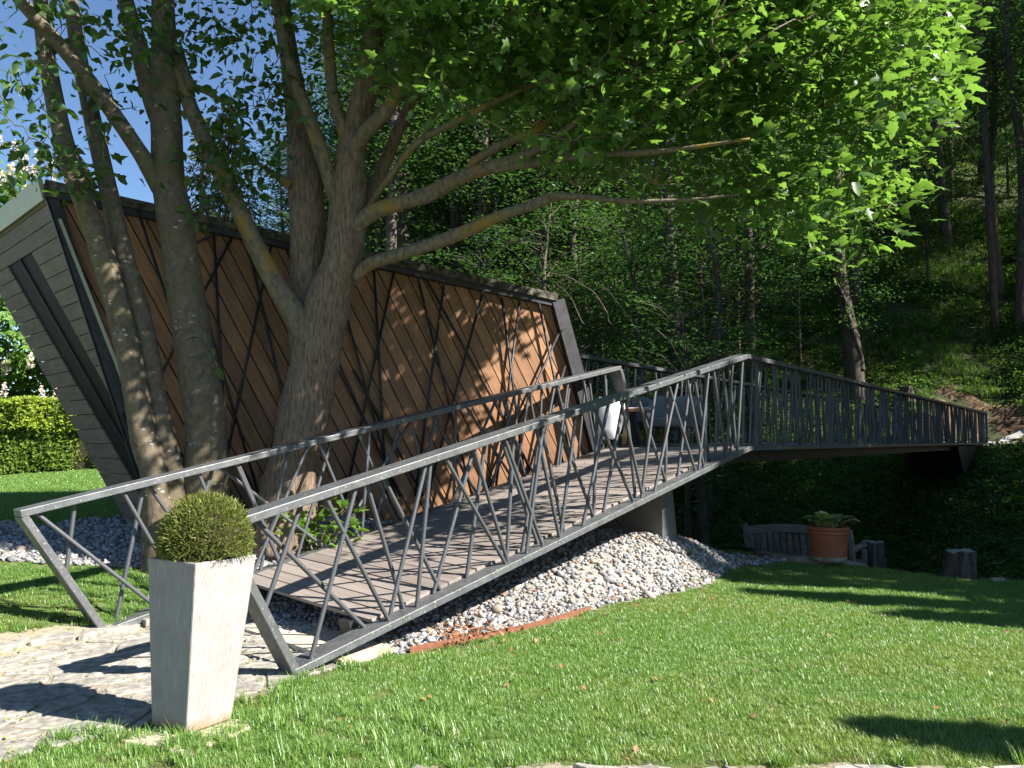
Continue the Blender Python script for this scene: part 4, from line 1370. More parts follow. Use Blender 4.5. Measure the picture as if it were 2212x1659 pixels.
P2 = np.concatenate(pts); k = lawn_ok(P2[:, 0], P2[:, 1]); P2 = P2[k]
n1 = len(P2); P2 = np.concatenate([P2, weed_xy]); n = len(P2)
rot = np.zeros((n, 3)); rot[:, 2] = rng.uniform(0, 6.28, n)
scatter("edge_grass", pieces, [M['grass']], np.stack([P2[:, 0], P2[:, 1], terrain(P2[:, 0], P2[:, 1])], 1), rot, np.where(np.arange(n) < n1, 1.0, 0.28) * rng.uniform(0.55, 1.1, n), rng.integers(0, 2, n))
# the lawn behind, coarser
pieces = [tuft(260, 0.17, 0.045, 0.008, 0.5, 21), tuft(240, 0.17, 0.04, 0.008, 0.6, 22)]
xs, ys = np.meshgrid(np.arange(-22, -2.5, 0.21), np.arange(6, 24, 0.21), indexing='ij')
X = xs.ravel() + rng.uniform(-0.1, 0.1, xs.size); Y = ys.ravel() + rng.uniform(-0.1, 0.1, xs.size)
k = lawn_ok(X, Y) & (X < -0.36 * Y + 0.4) & (X > -0.70 * Y - 0.5) & ((X < -5.3) | (Y > 12))
X, Y = X[k], Y[k]; n = len(X)
rot = np.zeros((n, 3)); rot[:, 2] = rng.uniform(0, 6.28, n)
scatter("back_lawn_grass", pieces, [M['grass']], np.stack([X, Y, terrain(X, Y)], 1), rot, rng.uniform(0.85, 1.2, n), rng.integers(0, 2, n))

# ------------------------------------------------------------------ bench, pot, stumps, log beyond the lawn
BN0 = at(743, 523, 12.4); BN1 = at(852, 533, 11.36)
bx = unit((BN1 - BN0) * [1, 1, 0]); by = np.array([-bx[1], bx[0], 0])      # by: forward of the bench, away from us
BL = np.linalg.norm((BN1 - BN0)[:2]); bz = BN0[2] - 0.90
bench = empty("garden_bench", (BN0[0], BN0[1], bz), math.atan2(bx[1], bx[0]))
tag(bench, "weathered grey wooden garden bench seen from behind with a curved back rail", "bench")
for x in (0.03, BL - 0.03):
    MB().beam((x, 0.16, 0), (x, 0.10, 0.42), (1, 0, 0), 0.06, 0.06).beam((x, 0.10, 0.42), (x, 0.0, 0.90), (1, 0, 0), 0.06, 0.06).build("rear_post", M['benchwood'], bench, bevel=0.006)
    MB().beam((x, 0.56, 0), (x, 0.56, 0.60), (1, 0, 0), 0.055, 0.055).build("front_leg", M['benchwood'], bench, bevel=0.005)
    mb = MB()
    ap = [(0.03, 0.76), (0.055, 0.69), (0.10, 0.645), (0.18, 0.63), (0.35, 0.645), (0.62, 0.655)]
    for i in range(len(ap) - 1):
        mb.beam((x, ap[i][0], ap[i][1]), (x, ap[i + 1][0] + 0.004, ap[i + 1][1]), (1, 0, 0), 0.06, 0.055 if i > 2 else 0.08)
    mb.build("armrest", M['benchwood'], bench, bevel=0.004)
mb = MB()
npt = 14
for i in range(npt):
    t0, t1 = i / npt, (i + 1) / npt
    zz = lambda t: 0.80 + 0.075 * math.sin(math.pi * min(max(t, 0), 1)) ** 0.9
    mb.beam((0.06 + (BL - 0.12) * t0, 0.02, zz(t0)), (0.06 + (BL - 0.12) * t1, 0.02, zz(t1)), (0, 1, 0), 0.035, 0.115)
mb.build("back_rail", M['benchwood'], bench)
MB().beam((0.06, 0.085, 0.46), (BL - 0.06, 0.085, 0.46), (0, 1, 0), 0.035, 0.06).build("lower_rail", M['benchwood'], bench)
slat = MB().beam((0, 0.078, 0.49), (0, 0.028, 0.80), (1, 0, 0), 0.072, 0.016).mesh("slat", M['benchwood'])
ns = 15
for i in range(ns):
    o = link(bpy.data.objects.new("slat", slat), bench)
    o.location = (0.06 + (BL - 0.12) * (i + 0.5) / ns, 0, 0)
ss_ = MB().box((BL / 2, 0, 0), (BL - 0.08, 0.085, 0.022)).mesh("seat_slat", M['benchwood'])
for i in range(5):
    o = link(bpy.data.objects.new("seat_slat", ss_), bench)
    o.location = (0, 0.16 + i * 0.098, 0.43)

# log along the lawn's edge
lgp, lgr = smooth_path([gp(756, 552, 0.05), gp(790, 560, 0.02), gp(815, 564, 0.0), gp(840, 566.5, -0.03), gp(866, 570, -0.06)], [0.05, 0.085, 0.11, 0.115, 0.10], 5)
lgp[:, 2] -= 0.02
V, F = tube_np(lgp, lgr, 14, 0.10, 4)
o = rebase(MB().add(V, F).build("edging_log", M['log'], smooth=True))
tag(o, "long weathered log lying along the lawn edge under the terracotta pot", "log")

ppos = gp(829, 560, 0.07)
pot = empty("terracotta_pot", (ppos[0], ppos[1], 0.07))
tag(pot, "large round terracotta pot with a lime stained foot on the log by the bench", "flower pot")
ps = 39.0 / FPX * ppos[1] / 2.0
MB().lathe([(0.0, 0.004), (ps * 0.86, 0.0), (ps * 0.875, 0.055)], 36).build("base", M['limebase'], pot, True)
MB().lathe([(ps * 0.874, 0.055), (ps * 0.94, 0.33), (ps * 0.945, 0.335)], 36).build("body", M['terracotta'], pot, True)
MB().lathe([(ps * 0.945, 0.335), (ps * 0.985, 0.34), (ps * 0.99, 0.365), (ps * 0.965, 0.37), (ps * 0.97, 0.385), (ps * 1.01, 0.39), (ps * 1.02, 0.42), (ps * 0.99, 0.435), (ps * 0.92, 0.43), (ps * 0.90, 0.36), (0.001, 0.355)], 36).build("rim", M['terracotta'], pot, True)
hosta = empty("hosta", (ppos[0], ppos[1], 0.07 + 0.36))
tag(hosta, "hosta with broad pale green leaves growing in the terracotta pot", "potted plant")
def hosta_leaf():
    V, F = [], []
    prof = [(0.0, 0.03), (0.12, 0.22), (0.3, 0.36), (0.5, 0.38), (0.7, 0.30), (0.88, 0.15), (1.0, 0.01)]
    for t, w in prof:
        z = 0.30 * math.sin(t * 2.2) - 0.42 * t * t
        V += [(-w, t, z + 0.10), (0, t, z), (w, t, z + 0.10)]
    for i in range(len(prof) - 1):
        a = i * 3
        F += [(a, a + 1, a + 4, a + 3), (a + 1, a + 2, a + 5, a + 4)]
    me = bpy.data.meshes.new("leaf"); me.from_pydata(V, [], F); me.materials.append(M['hosta'])
    me.polygons.foreach_set("use_smooth", [True] * len(F))
    return me
hl_ = hosta_leaf()
for i in range(24):
    a = i * 2.399 + random.uniform(-0.3, 0.3)
    rr = random.uniform(0.03, 0.19); el = random.uniform(0.35, 1.05) * (1.25 - rr * 3)
    L = random.uniform(0.15, 0.215)
    o = link(bpy.data.objects.new("leaf", hl_), hosta)
    stem_h = random.uniform(0.05, 0.11)
    base = Vector((rr * math.cos(a), rr * math.sin(a), stem_h))
    o.matrix_local = Matrix.Translation(base) @ Matrix.Rotation(a - math.pi / 2, 4, 'Z') @ Matrix.Rotation(el, 4, 'X') @ Matrix.Diagonal((L, L, L, 1))
mb = MB()
for i in range(24):
    a = i * 2.399
    mb.tube([(0.02 * math.cos(a), 0.02 * math.sin(a), -0.01), (0.09 * math.cos(a), 0.09 * math.sin(a), 0.06), (0.14 * math.cos(a), 0.14 * math.sin(a), 0.11)], [0.006, 0.005, 0.004], 5)
mb.build("stems", M['hosta'], hosta, True)

def stump(px, ytop, ybase, Y, w, label, lean=0.0, seed=0, top_tilt=0.0):
    b = at(px, ybase, Y); t = at(px, ytop, Y)
    h = t[2] - b[2]
    e = empty("tree_stump", tuple(b))
    tag(e, label, "tree stump")
    r = np.random.default_rng(seed)
    nseg, nr = 26, 7
    ang = np.linspace(0, 2 * math.pi, nseg, endpoint=False)
    ridge = 1 + 0.09 * np.sin(ang * 3 + seed) + 0.07 * np.sin(ang * 7 + 2 * seed) + r.normal(0, 0.045, nseg)
    V, F = [], []
    for j in range(nr):
        tt = j / (nr - 1)
        flare = 1.10 - 0.16 * tt + 0.18 * (1 - tt) ** 4
        tw = tt * 0.5
        for i in range(nseg):
            rr = w / 2 * flare * ridge[i] * (1 + r.normal(0, 0.012))
            V.append((rr * math.cos(ang[i] + tw) + lean * tt * h, rr * math.sin(ang[i] + tw), tt * h + (top_tilt * math.cos(ang[i]) * w / 2 + r.normal(0, 0.008)) * (tt > 0.99)))
    for j in range(nr - 1):
        for i in range(nseg):
            k = (i + 1) % nseg
            F.append((j * nseg + i, j * nseg + k, (j + 1) * nseg + k, (j + 1) * nseg + i))
    MB().add(V, F).build("bark", M['stump'], e, False)
    topv = V[-nseg:]
    c = np.mean(topv, axis=0) + [0, 0, 0.006]
    MB().add([tuple(p) for p in topv] + [tuple(c)], [(i, (i + 1) % nseg, nseg) for i in range(nseg)]).build("cut_face", M['stumptop'], e)
    return e
stump(872.5, 541.5, 577, 11.9, 0.30, "splintered grey tree stump just behind the bench armrest", 0.06, 2, 0.0)
stump(959.5, 550.5, 584, 10.1, 0.335, "dark furrowed tree stump with a flat pale top at the lawn edge", 0.03, 5, 0.03)
stump(907, 386.5, 402, 36.0, 0.55, "brown cut tree stump beyond the far railing of the bridge", 0.0, 8)
o = gp(998, 583, 0.0)
mb = MB().tube([(o[0] - 0.07, o[1], 0.02), (o[0] + 0.08, o[1] + 0.03, 0.025)], [0.045, 0.04], 10, 0.1, 3)
o = rebase(mb.build("log_piece", M['log'], smooth=True))
tag(o, "short piece of log lying in the grass right of the dark tree stump", "log")

# ------------------------------------------------------------------ chairs, table and white cover on the platform
DZ = DECK + 0.073
def tub_chair(loc, rz, label):
    e = empty("wicker_armchair", loc, rz)
    tag(e, label, "armchair", "wicker armchairs on the bridge platform")
    e.scale = (1, 1, 0.92)
    # shell: back along -y, arms along the sides, opening to +y
    V, F = [], []
    path_ = []
    W, Dp = 0.36, 0.36
    for t in np.linspace(-1, 1, 25):
        a = t * math.pi * 0.5
        if abs(t) > 0.62:
            yy = 0.06 + (abs(t) - 0.62) / 0.38 * 0.34
            path_.append((math.copysign(W, t), yy, t))
        else:
            b_ = t / 0.62 * math.pi / 2
            ex = abs(math.sin(b_)) ** 0.7 * math.copysign(1, math.sin(b_)); ey = abs(math.cos(b_)) ** 0.7
            path_.append((W * ex, 0.06 - Dp * 1.05 * ey, t))
    lay = []
    for x, yv, t in path_:
        top_ = 0.80 - 0.19 * float(sstep(0.50, 0.74, np.array(abs(t)))) - 0.03 * float(sstep(0.8, 1.0, np.array(abs(t))))
        n_ = unit(np.array([x, min(yv - 0.05, 0) * 1.0, 0]))
        cols = []
        for z, off in ((0.28, -0.03), (0.45, 0.0), (top_ - 0.06, 0.03), (top_, 0.035), (top_ + 0.012, 0.012), (top_, -0.015), (top_ - 0.06, -0.03), (0.42, -0.06)):
            cols.append((x + n_[0] * off, yv + n_[1] * off, z))
        lay.append(cols)
    k = len(lay[0])
    for c in lay: V += c
    for i in range(len(lay) - 1):
        for j in range(k - 1):
            F.append((i * k + j, i * k + j + 1, (i + 1) * k + j + 1, (i + 1) * k + j))
    F.append(tuple(range(k))); F.append(tuple((len(lay) - 1) * k + j for j in range(k - 1, -1, -1)))
    MB().add(V, F).build("shell", M['wicker'], e, True)
    MB().box((0, 0.05, 0.355), (0.68, 0.66, 0.16)).build("seat", M['wicker'], e, True, bevel=0.04)
    for sx in (-1, 1):
        for sy in (-1, 1):
            MB().tube([(sx * 0.26, 0.05 + sy * 0.24, 0.29), (sx * 0.33, 0.05 + sy * 0.31, 0.0)], [0.030, 0.018], 10).build("leg", M['chairwood'], e, True)
    return e
cp = at(676, 446, 12.55)
tub_chair((cp[0], cp[1], DZ), math.radians(146), "grey wicker armchair on wooden legs right of the small table, seen whole")
cp2 = at(633, 446, 13.1)
tub_chair((cp2[0], cp2[1], DZ), math.radians(205), "grey wicker armchair half hidden behind the small table with the pink cloth")
tp = at(633, 446, 11.9)
tb = empty("side_table", (tp[0], tp[1], DZ), 0.4)
tag(tb, "small low wooden table with splayed legs on the bridge platform", "table")
MB().lathe([(0.001, 0.46), (0.255, 0.46), (0.27, 0.475), (0.27, 0.50), (0.255, 0.51), (0.001, 0.51)], 28).build("table_top", M['chairwood'], tb)
for i in range(3):
    a = i * 2.094 - 0.55
    MB().tube([(0.15 * math.cos(a), 0.15 * math.sin(a), 0.46), (0.25 * math.cos(a), 0.25 * math.sin(a), 0)], [0.04, 0.028], 10).build("leg", M['chairwood'], tb, True)
V, F = [], []
for i in range(9):
    for j in range(9):
        x, yv = (i - 4) * 0.06, (j - 4) * 0.055
        z = 0.513 + 0.012 * (1 + math.sin(i * 1.7 + j) * 0.9) - 0.03 * max(0, math.hypot(x, yv) - 0.24) / 0.06
        V.append((x, yv, z))
for i in range(8):
    for j in range(8):
        F.append((i * 9 + j, (i + 1) * 9 + j, (i + 1) * 9 + j + 1, i * 9 + j + 1))
o = MB().add(V, F).build("pink_cloth", M['pink'], None, True)
o.location = (tp[0], tp[1], DZ); o.rotation_euler = (0, 0, 0.3)
sl_ = o.modifiers.new("thickness", 'SOLIDIFY'); sl_.thickness = 0.012
tag(o, "crumpled pale pink cloth lying on the small wooden table", "cloth")

wp = at(606, 452, 11.75)
wc = empty("covered_grill", (wp[0], wp[1], DZ - 0.03))
tag(wc, "upright object under a smooth white cover between the pavilion and the slanted railing end", "covered object")
V, F = [], []
prof = [(0.10, 0.10), (0.14, 0.12), (0.165, 0.25), (0.195, 0.42), (0.21, 0.54), (0.19, 0.64), (0.12, 0.70), (0.02, 0.715)]
nseg = 24
for r_0, z in prof:
    for i in range(nseg):
        a = 2 * math.pi * i / nseg
        fold = 1 + 0.05 * math.sin(a * 5 + z * 4) * (z < 0.6)
        V.append((r_0 * 1.22 * fold * math.cos(a) + 0.10 * (z - 0.1), r_0 * fold * math.sin(a), z))
for j in range(len(prof) - 1):
    for i in range(nseg):
        k = (i + 1) % nseg
        F.append((j * nseg + i, j * nseg + k, (j + 1) * nseg + k, (j + 1) * nseg + i))
F.append(tuple(range((len(prof) - 1) * nseg, len(prof) * nseg)))
MB().add(V, F).build("cover", M['white'], wc, True)
for i in range(3):
    a = i * 2.1
    MB().tube([(0.05 * math.cos(a), 0.05 * math.sin(a), 0.16), (0.14 * math.cos(a), 0.14 * math.sin(a), 0.0)], [0.012, 0.012], 6).build("foot", M['black'], wc, True)

# cable on the gravel by the abutment
cb, _ = smooth_path([at(607, 503, 9.75), at(616, 520, 9.7), at(632, 531, 9.66), at(648, 532, 9.62), at(665, 536, 9.6), at(690, 543, 9.8)], [1] * 6, 5)
for p in cb[8:]:
    p[2] = tz(p[0], p[1]) + 0.035
o = rebase(MB().tube(cb, [0.011] * len(cb), 6).build("cable", M['black'], smooth=True))
tag(o, "black cable running down the concrete abutment and over the gravel", "cable")

# ------------------------------------------------------------------ the two big trees in front of the pavilion
def stem_mesh(pts, mat, n=18, wob=0.05, seed=0, sub=5, name="stem", parent=None):
    """pts: (display x, display y, depth Y, width in display px)"""
    P = np.array([dp(x, y, Y) for x, y, Y, w in pts])
    Rr = np.array([w * 0.46293 / FPX * Y / 2 for x, y, Y, w in pts])
    sp, sr_ = smooth_path(P, Rr, sub)
    V, F = tube_np(sp, sr_, n, wob, seed)
    o = MB().add(V, F).build(name, mat, parent, True)
    return o, sp, sr_

def ground_y(x, Y):
    """display row where the ground shows at that column and depth"""
    p = dp(x, 1000, Y)
    g = np.array([p[0], p[1], tz(p[0], p[1]) - 0.12])
    return proj(g)[1] / 0.46293

ms_base = dp(380, 1100, 8.35)
ms = empty("multi_stemmed_tree", (ms_base[0], ms_base[1], tz(ms_base[0], ms_base[1])))
tag(ms, "smooth barked tree with several leaning stems and oval leaves in front of the pavilion", "tree")
mt_base = dp(640, 1080, 8.85)
mt = empty("maple_tree", (mt_base[0], mt_base[1], tz(mt_base[0], mt_base[1])))
tag(mt, "maple with a furrowed leaning trunk and a broad crown over the ramp", "tree")
ms_off = Vector(ms.location); mt_off = Vector(mt.location)

def tree_stem(pts, mat, root, name, n=18, wob=0.05, seed=0):
    o, sp, sr_ = stem_mesh(pts, mat, n, wob, seed, 5, name, root)
    o.location = -Vector(root.location)
    return sp, sr_

yb = lambda x, Y: ground_y(x, Y)
MSP = []
MSP.append(tree_stem([(352, yb(352, 8.2), 8.2, 86), (338, 1040, 8.2, 62), (312, 950, 8.2, 55), (285, 800, 8.2, 52), (252, 650, 8.2, 52), (205, 500, 8.15, 46), (150, 350, 8.1, 42), (115, 200, 8.1, 38), (92, 60, 8.1, 34), (80, -120, 8.1, 26)], M['smoothbark'], ms, "stem", seed=1))
MSP.append(tree_stem([(378, yb(378, 8.35), 8.35, 80), (372, 1040, 8.35, 60), (345, 900, 8.35, 46), (312, 720, 8.35, 42), (270, 560, 8.35, 42), (232, 400, 8.4, 38), (200, 260, 8.4, 36), (172, 130, 8.4, 34), (148, -40, 8.4, 28)], M['smoothbark'], ms, "stem", seed=2))
MSP.append(tree_stem([(440, yb(440, 8.5), 8.5, 112), (446, 1040, 8.5, 94), (444, 900, 8.5, 88), (420, 760, 8.5, 80), (396, 600, 8.5, 78), (380, 480, 8.5, 74), (364, 380, 8.5, 68), (358, 250, 8.5, 66), (356, 130, 8.5, 56), (352, -20, 8.5, 48), (345, -200, 8.5, 34)], M['smoothbark'], ms, "stem", 22, seed=3))
MSP.append(tree_stem([(362, 440, 8.5, 34), (340, 395, 8.45, 40), (300, 325, 8.3, 36), (228, 222, 8.1, 34), (142, 112, 7.9, 32), (78, 42, 7.7, 30), (20, -30, 7.5, 26)], M['smoothbark'], ms, "branch", 14, seed=4))
MSP.append(tree_stem([(352, 290, 8.5, 30), (336, 240, 8.5, 42), (308, 130, 8.5, 42), (282, 40, 8.5, 38), (255, -60, 8.5, 32)], M['smoothbark'], ms, "branch", 14, seed=5))
MSP.append(tree_stem([(205, 410, 8.4, 18), (180, 370, 8.3, 24), (168, 345, 8.2, 20), (150, 330, 8.15, 12)], M['smoothbark'], ms, "branch", 10, seed=6))
MSP.append(tree_stem([(385, 95, 8.5, 16), (410, 180, 8.45, 22), (440, 195, 8.4, 14), (500, 230, 8.3, 8)], M['smoothbark'], ms, "branch", 8, seed=7))

MTP = []
MTP.append(tree_stem([(600, yb(600, 8.85), 8.85, 150), (622, 1075, 8.85, 122), (636, 990, 8.85, 104), (655, 900, 8.85, 106), (676, 800, 8.85, 104), (690, 730, 8.85, 106), (712, 640, 8.85, 92), (738, 560, 8.8, 84), (750, 470, 8.8, 82), (754, 390, 8.8, 76), (762, 310, 8.8, 62), (786, 210, 8.8, 52), (806, 100, 8.8, 46), (826, -40, 8.8, 40), (850, -260, 8.7, 28)], M['maplebark'], mt, "trunk", 26, 0.06, 11))
MTP.append(tree_stem([(668, 800, 8.9, 60), (660, 725, 8.95, 74), (664, 640, 9.05, 76), (664, 540, 9.05, 78), (660, 400, 9.05, 78), (650, 300, 9.05, 58), (630, 160, 9.05, 46), (612, 40, 9.05, 38), (590, -160, 9.1, 26)], M['maplebark'], mt, "trunk", 22, 0.06, 12))
MTP.append(tree_stem([(676, 760, 8.8, 60), (648, 700, 8.75, 52), (600, 620, 8.7, 46), (552, 530, 8.65, 40), (500, 420, 8.6, 38), (455, 330, 8.6, 36), (415, 240, 8.55, 34), (385, 150, 8.5, 28), (350, 40, 8.5, 18)], M['limbbark'], mt, "limb", 16, 0.05, 13))
MTP.append(tree_stem([(742, 470, 8.75, 34), (716, 400, 8.7, 34), (694, 330, 8.65, 32), (662, 240, 8.6, 30), (632, 150, 8.55, 26), (606, 50, 8.5, 22), (570, -80, 8.4, 14)], M['limbbark'], mt, "limb", 14, 0.05, 14))
MTP.append(tree_stem([(762, 360, 8.8, 26), (745, 290, 8.75, 30), (722, 220, 8.7, 27), (712, 120, 8.7, 26), (706, -20, 8.7, 22)], M['limbbark'], mt, "limb", 12, 0.05, 15))
MTP.append(tree_stem([(752, 340, 8.75, 30), (790, 285, 8.6, 34), (838, 232, 8.45, 31), (882, 150, 8.3, 29), (925, 60, 8.2, 26), (965, -30, 8.1, 22)], M['limbbark'], mt, "limb", 14, 0.05, 16))
MTP.append(tree_stem([(775, 470, 8.9, 28), (802, 420, 9.0, 30), (832, 350, 9.1, 28), (866, 270, 9.1, 26), (905, 180, 9.1, 24), (950, 90, 9.1, 20), (975, 50, 9.1, 16)], M['maplebark'], mt, "limb", 12, 0.05, 17))
MTP.append(tree_stem([(758, 500, 8.75, 30), (800, 462, 8.6, 36), (860, 440, 8.5, 36), (920, 422, 8.4, 34), (985, 388, 8.3, 32), (1060, 360, 8.2, 28), (1130, 338, 8.1, 22), (1190, 305, 8.0, 18), (1260, 250, 7.9, 14), (1330, 190, 7.8, 9), (1420, 150, 7.7, 6)], M['limbbark'], mt, "limb", 14, 0.08, 18))
MTP.append(tree_stem([(1000, 385, 8.3, 16), (1030, 345, 8.25, 20), (1090, 310, 8.2, 20), (1150, 285, 8.15, 20), (1230, 235, 8.05, 18), (1320, 170, 7.95, 13), (1420, 110, 7.85, 8)], M['limbbark'], mt, "limb", 12, 0.09, 19))
MTP.append(tree_stem([(1040, 372, 8.25, 16), (1120, 358, 8.1, 18), (1200, 345, 7.95, 18), (1290, 335, 7.8, 17), (1390, 330, 7.65, 14), (1500, 318, 7.5, 10), (1620, 300, 7.35, 7)], M['limbbark'], mt, "limb", 12, 0.09, 20))
MTP.append(tree_stem([(768, 600, 8.75, 22), (800, 570, 8.65, 29), (870, 547, 8.5, 29), (975, 512, 8.3, 28), (1085, 465, 8.1, 26), (1160, 440, 8.0, 23), (1196, 425, 7.95, 20), (1260, 425, 7.9, 14), (1360, 435, 7.8, 11), (1480, 432, 7.7, 8), (1600, 420, 7.6, 5)], M['limbbark'], mt, "limb", 14, 0.08, 21))
MTP.append(tree_stem([(790, 455, 8.8, 12), (840, 385, 8.6, 14), (900, 310, 8.4, 14), (1000, 255, 8.2, 14), (1100, 205, 8.0, 13), (1220, 160, 7.8, 11), (1340, 125, 7.6, 9), (1480, 90, 7.4, 6)], M['limbbark'], mt, "limb", 10, 0.06, 22))
MTP.append(tree_stem([(900, 320, 8.7, 8), (1000, 150, 8.6, 10), (1100, 75, 8.5, 11), (1230, 45, 8.4, 10), (1370, 30, 8.3, 8), (1560, 10, 8.2, 5)], M['limbbark'], mt, "limb", 8, 0.06, 23))
MTP.append(tree_stem([(1330, 335, 7.8, 6), (1420, 250, 7.5, 9), (1500, 190, 7.3, 9), (1580, 130, 7.1, 7), (1680, 60, 6.9, 5)], M['limbbark'], mt, "limb", 8, 0.06, 24))
MTP.append(tree_stem([(625, 400, 8.9, 26), (605, 385, 8.85, 18), (575, 365, 8.8, 12), (545, 345, 8.75, 6)], M['limbbark'], mt, "limb", 8, 0.06, 25))
# upper limbs above the frame
for k_, (x0, y0, Y0, x1, y1, Y1) in enumerate([(820, -60, 8.8, 1250, -420, 8.0), (830, -120, 8.8, 1000, -700, 8.4), (950, -20, 8.1, 1500, -250, 7.4), (600, -100, 9.1, 450, -600, 8.8), (850, -260, 8.7, 1400, -650, 7.6), (700, -20, 8.7, 760, -560, 8.0)]):
    tree_stem([(x0, y0, Y0, 22), ((x0 + x1) / 2 + 20, (y0 + y1) / 2 + 30, (Y0 + Y1) / 2, 15), (x1, y1, Y1, 5)], M['limbbark'], mt, "limb", 8, 0.05, 40 + k_)
# torn twigs with yellow lichen on the lower limbs
for (x, y, Y) in [(1150, 270, 8.0), (1200, 350, 7.9), (1130, 520, 8.0), (1130, 25, 8.3), (870, 190, 8.4), (940, 110, 8.2), (1000, 60, 8.2), (1340, 385, 7.7), (1240, 400, 7.8), (1420, 400, 7.7)]:
    mb = MB()
    p0 = dp(x, y, Y)
    for i in range(5):
        d = unit(np.array([random.uniform(-1, 1), random.uniform(-0.4, 0.4), random.uniform(-0.2, 1.0)]))
        p1 = p0 + d * random.uniform(0.08, 0.2); p2 = p1 + unit(d + rng.normal(0, 0.6, 3)) * random.uniform(0.06, 0.14)
        mb.tube([p0, p1, p2], [0.008, 0.006, 0.003], 5)
    o = mb.build("twigs", M['limbbark'], mt, True); o.location = -mt_off; tag(o, kind="stuff")

def nearest_on(paths, c):
    best, bd = None, 1e9
    for sp, sr_ in paths:
        i = np.argmin(np.linalg.norm(sp - c, axis=1))
        dd_ = np.linalg.norm(sp[i] - c)
        if dd_ < bd: best, bd = sp[i], dd_
    return best, bd

def twigs_to(paths, cents, r0, reach=1.6):
    """each cluster hangs on the nearest stem or on a cluster that already hangs"""
    base = np.concatenate([sp for sp, _ in paths])
    d0 = np.array([np.min(np.linalg.norm(base - c, axis=1)) for c in cents])
    order = np.argsort(d0)
    pts = [p for p in base]
    arr = np.array(base)
    parts = []
    for k_ in order:
        c = cents[k_]
        dd_ = np.linalg.norm(arr - c, axis=1)
        i_ = int(np.argmin(dd_)); b_, d_ = arr[i_], dd_[i_]
        arr = np.vstack([arr, c])
        if d_ > reach: continue
        m_ = (b_ + c) / 2 + np.array([0, 0, 0.08 * d_]) + rng.normal(0, 0.03, 3)
        V, F = tube_np([b_, m_, c], [r0, r0 * 0.75, r0 * 0.45], 4, 0, 0, False)
        F = np.array([(f[0], f[1], f[2]) for f in F] + [(f[0], f[2], f[3]) for f in F])
        parts.append((V, F))
    return join(parts)

# --- maple crown
def in_view(P):
    q_ = np.array([proj(p) for p in P])
    return (q_[:, 0] > -20) & (q_[:, 0] < 1045) & (q_[:, 1] > -20) & (q_[:, 1] < 790)

def maple_profile(px):
    """lowest row of the crown at a column (1024 px picture)"""
    return np.interp(px, [250, 330, 380, 420, 480, 540, 600, 650, 700, 760, 800, 840, 870, 900, 925, 945, 960],
                     [20, 60, 80, 100, 120, 150, 190, 215, 232, 238, 240, 232, 205, 160, 120, 85, 20])
cents = []
while len(cents) < 1080:
    px = rng.uniform(330, 950); py = rng.uniform(-420, 245)
    if py > maple_profile(px) - 6 + rng.normal(0, 7): continue
    if py < 0 and px > 880 - 0.4 * py * 0.0 and rng.uniform() < 0.4: continue
    w = np.interp(px, [330, 450, 560, 640, 760, 950], [0.45, 0.62, 0.85, 0.95, 1.0, 1.0])
    if py > 0 and rng.uniform() > w: continue
    Ymid = np.interp(px, [330, 560, 760, 950], [8.6, 8.1, 7.9, 7.8])
    Y = Ymid + rng.normal(0, 0.62)
    cents.append(at(px, py, Y))
cents = np.array(cents)
# fringes that stick out beyond the outline
extra = [(905, 78, 7.2), (925, 74, 7.2), (937, 76, 7.15), (918, 118, 7.2), (900, 140, 7.2), (905, 205, 7.2), (880, 218, 7.2), (860, 232, 7.3), (790, 243, 7.2), (805, 228, 7.1), (672, 222, 7.4), (668, 236, 7.3), (690, 212, 7.3), (905, 20, 7.2), (915, 8, 7.2), (930, 100, 7.2)]
cents = np.concatenate([cents, np.array([at(*e) for e in extra])])
# crown above and behind the frame
top = []
while len(top) < 760:
    p = np.array([rng.uniform(-2.6, 4.4), rng.uniform(6.2, 10.4), rng.uniform(5.2, 10.2)])
    e = ((p - np.array([0.9, 8.2, 6.6])) / np.array([3.7, 2.5, 3.7]))
    if np.dot(e, e) > 1 or np.dot(e, e) < 0.25: continue
    q_ = proj(p)
    if q_[1] > maple_profile(q_[0]) - 10 or q_[0] > 905: continue
    if q_[1] > 0 and q_[0] < 600 and rng.uniform() < 0.75: continue
    top.append(p)
